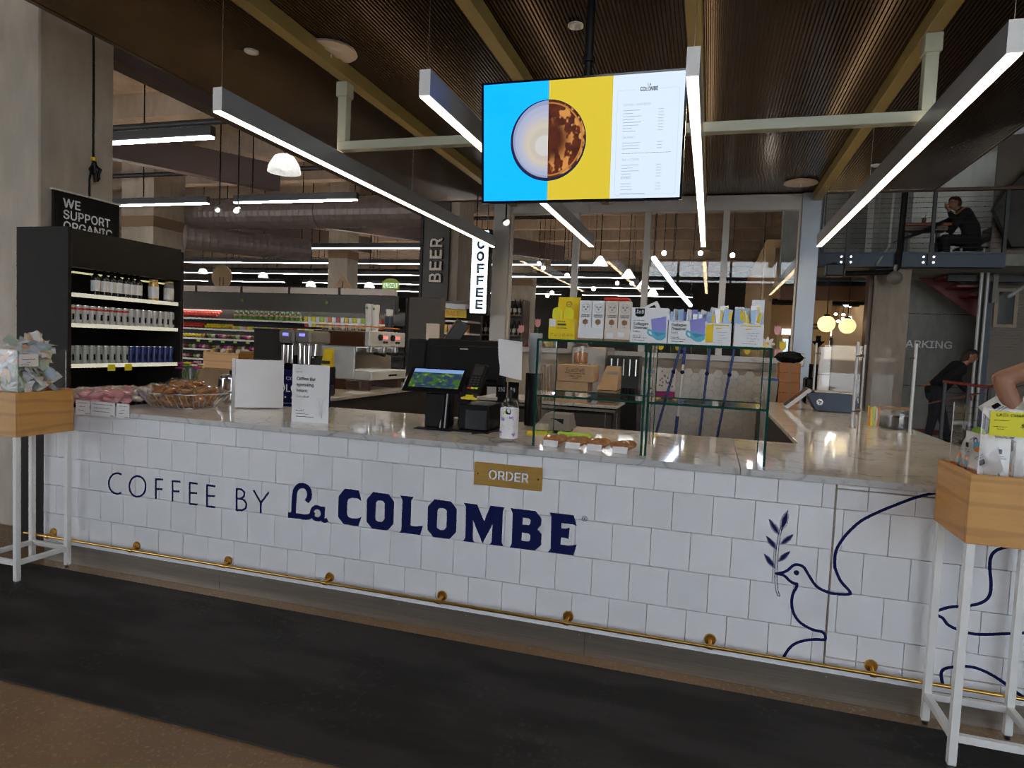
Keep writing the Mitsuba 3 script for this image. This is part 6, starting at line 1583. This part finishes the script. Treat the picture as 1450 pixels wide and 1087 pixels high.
for x, z in ((7.66, 1.4), (8.0, 1.37), (8.3, 1.35)): part(hr, 'post', B(x - .025, x + .025, 8.98, 9.02, 0, z, .004), 'dark_steel')
for i in range(9): part(hr, 'cable', CY((7.66, 9.0, .35 + i * .11), (8.3, 9.0, .35 + i * .11), .004, n=5), 'dark_steel')
one('grab_rail', TU([(7.9, 7.6, 1.05), (7.9, 7.6, 1.3), (7.98, 7.6, 1.36), (8.5, 7.6, 1.58)], .018, 8), 'chrome', 'short polished grab rail rising to the right behind the bare arm', 'railing')
one('green_bag', SP((8.05, 8.6, .55), (.12, .1, .18), 2), 'lime', 'lime green bag standing behind the railing', 'bag')
st_ = thing('red_stairs', 'dark red staircase seen from below at the right', 'stairs')
part(st_, 'stringer', EX(Polygon([(7.9, 3.44), (8.45, 3.44), (9.02, 3.1), (9.02, 2.62)]), .06, (0, 11.9, 0)), 'dark_red')
for i in range(3):
    part(st_, 'tread', B(8.15 + i * .24, 8.55 + i * .24, 11.2, 11.9, 3.36 - i * .165, 3.40 - i * .165), 'dark_red')
for x in (8.75, 8.95): part(st_, 'hanger', B(x, x + .08, 11.1, 11.18, 2.9, 3.44), 'concrete_grey')
one('stair_carriage', B(8.2, 9.7, 11.12, 11.19, 3.3, 3.42), 'dark_steel', 'dark beam at the head of the red staircase under the mezzanine', 'beam')
pl_ = thing('steel_pole', 'pair of slim pale steel poles right of the word PARKING', 'pole')
for x in (8.72, 8.82): part(pl_, 'tube', CY((x, 11.0, 0), (x, 11.0, 3.45), .03, n=12), 'alu', 40)
one('blue_pillar', B(8.88, 9.0, 11.2, 11.35, 0, 3.45), 'blue_steel', 'dark blue grey steel pillar beside the pale poles', 'pillar')
sw = thing('siding', 'corrugated grey metal siding with a framed window at the right edge', 'wall cladding')
for i in range(64): part(sw, 'rib', B(9.05, 13, 11.64 - .012 * (i % 2), 11.7, .05 + i * .055, .10 + i * .055), 'siding_grey')
mat('siding_grey', (.15, .125, .105), .5, .3)
part(sw, 'sheet', B(9.05, 13, 11.7, 11.75, 0, 6.6), 'siding_grey')
fw = part(sw, 'window_frame', EX(rect(9.17, 9.56, 2.46, 3.22).difference(rect(9.23, 9.50, 2.52, 3.16)), .05, (0, 11.63, 0)), 'tan_frame'); mat('tan_frame', (.34, .27, .19), .5)
part(fw, 'pane', B(9.23, 9.50, 11.60, 11.62, 2.52, 3.16), 'black_gloss')
one('brace', CY((9.2, 11.1, 3.0), (10.2, 11.1, 3.85), .035, n=10), 'alu', 'pale diagonal brace above the framed window', 'brace')
one('stair_soffit', H([(x, y, z) for y in (11.4, 11.55) for x, z in ((8.95, 4.72), (9.14, 5.04), (10.3, 6.5), (11.5, 6.5), (11.5, 4.0), (9.3, 4.0))]), 'charcoal', 'dark sloping soffit at the right end of the mezzanine', 'wall')
dl = thing('oval_lamp', 'white round ceiling lamp cut off by the canopy edge at the upper right', 'lamp')
part(dl, 'body', LA([(.001, 6.45), (.3, 6.45), (.38, 6.3), (.38, 6.22), (.3, 6.2)], (9.3, 12.0, 0), 28), 'white_gloss', True)
k = uniq(dl + '__lens'); scene[k] = area(CY((9.3, 12.0, 6.2), (9.3, 12.0, 6.21), .3, n=24), (1.05, 1.08, 1.1))
part(dl, 'rod', CY((9.3, 12, 6.45), (9.3, 12, 6.6), .03, n=8), 'alu')
# lobby beyond the opening
lw = one('wall_lobby', J(B(5.0, 8.2, 22, 22.2, 0, 4.4), B(8.0, 8.2, 12.9, 22, 0, 4.4), B(5.0, 5.2, 12.9, 22, 0, 4.4), B(5.0, 8.2, 12.9, 22.2, 4.2, 4.4)), 'lobby', kind='structure'); mat('lobby', (.42, .27, .13), .7)
one('wood_beam', B(5.3, 7.35, 12.2, 12.55, 2.98, 3.3), 'walnut2', 'brown wooden beam above the bright lobby opening', 'beam'); mat('walnut2', (.13, .06, .025), .6)
one('lintel', B(5.3, 7.35, 12.05, 12.15, 3.28, 3.36), 'black', 'thin black bar above the brown wooden beam', 'beam')
ys_ = thing('arrow_sign', 'tan notice panel with a black arrow pointing down, right of the window post', 'sign')
part(ys_, 'panel', B(5.75, 6.40, 12.4, 12.44, 0, 2.98), 'tan_panel', label='tall tan panel'); mat('tan_panel', (.5, .33, .15), .6)
part(ys_, 'arrow', EX(Polygon([(6.12, 2.2), (6.22, 2.2), (6.22, 2.08), (6.31, 2.08), (6.17, 1.93), (6.03, 2.08), (6.12, 2.08)]), .005, (0, 12.399, 0)), 'ink')
part(ys_, 'print', bars([(5.98, 6.36, 2.42), (6.0, 6.34, 2.34)], (0, 12.399, 0), h=.045), 'walnut2')
for i, (x, y, z, r) in enumerate(((6.19, 11.6, 2.43, .175), (6.66, 12.0, 2.42, .17))):
    t = thing('globe_lamp', f'warm glowing globe pendant lamp, {("left", "right")[i]} of two in front of the lobby', 'lamp', 'warm globe pendants')
    k = uniq(t + '__globe'); scene[k] = area(SP((x, y, z), r, 3), (1.25, .92, .42))
    part(t, 'cap', CY((x, y, z + r * .9), (x, y, z + r * 1.12), .07, .05, 16), 'black'); part(t, 'rod', CY((x, y, z + r), (x, y, 3.43 if y < 12.05 else 3.3), .01, n=6), 'black')
gl = thing('glass_doors', 'bright daylit glass doors at the far end of the lobby', 'door')
for i in range(6):
    x = 6.35 + i * .27
    k = uniq(gl + '__pane'); scene[k] = area(B(x, x + .2, 21.9, 21.92, .4, 2.35), (.62, .82, .9))
    part(gl, 'stile', B(x + .2, x + .27, 21.86, 21.94, .3, 2.45), 'blue_steel')
k = uniq(gl + '__transom'); scene[k] = area(B(6.3, 7.95, 21.9, 21.92, 2.5, 2.72), (.95, 1.0, 1.0))
part(gl, 'sill', B(6.3, 7.98, 21.8, 21.95, .2, .4), 'dark_steel')
q = np.random.default_rng(11)
for i in range(34):
    x, z, y = q.uniform(6.5, 7.85), q.uniform(2.6, 3.35), q.uniform(17, 21)
    t = thing('string_bulb', 'small white bulb in the cluster of lights hanging in the lobby', 'bulb', 'bulbs in the lobby')
    k = uniq(t + '__glow'); scene[k] = area(SP((x, y, z), (.055, .05, .04), 1), (4, 3.9, 3.5))
    part(t, 'cord', CY((x, y, z + .03), (x, y, 4.2), .006, n=5), 'black')
for i in range(3): one('lobby_pipe', CY((5.2, 14 + i * 2, 3.1 + .1 * i), (8, 14 + i * 2, 3.1 + .1 * i), .03, n=8), 'black', f'dark pipe across the lobby ceiling, {("nearest", "middle", "furthest")[i]} of three', 'pipe', None, None, 40)
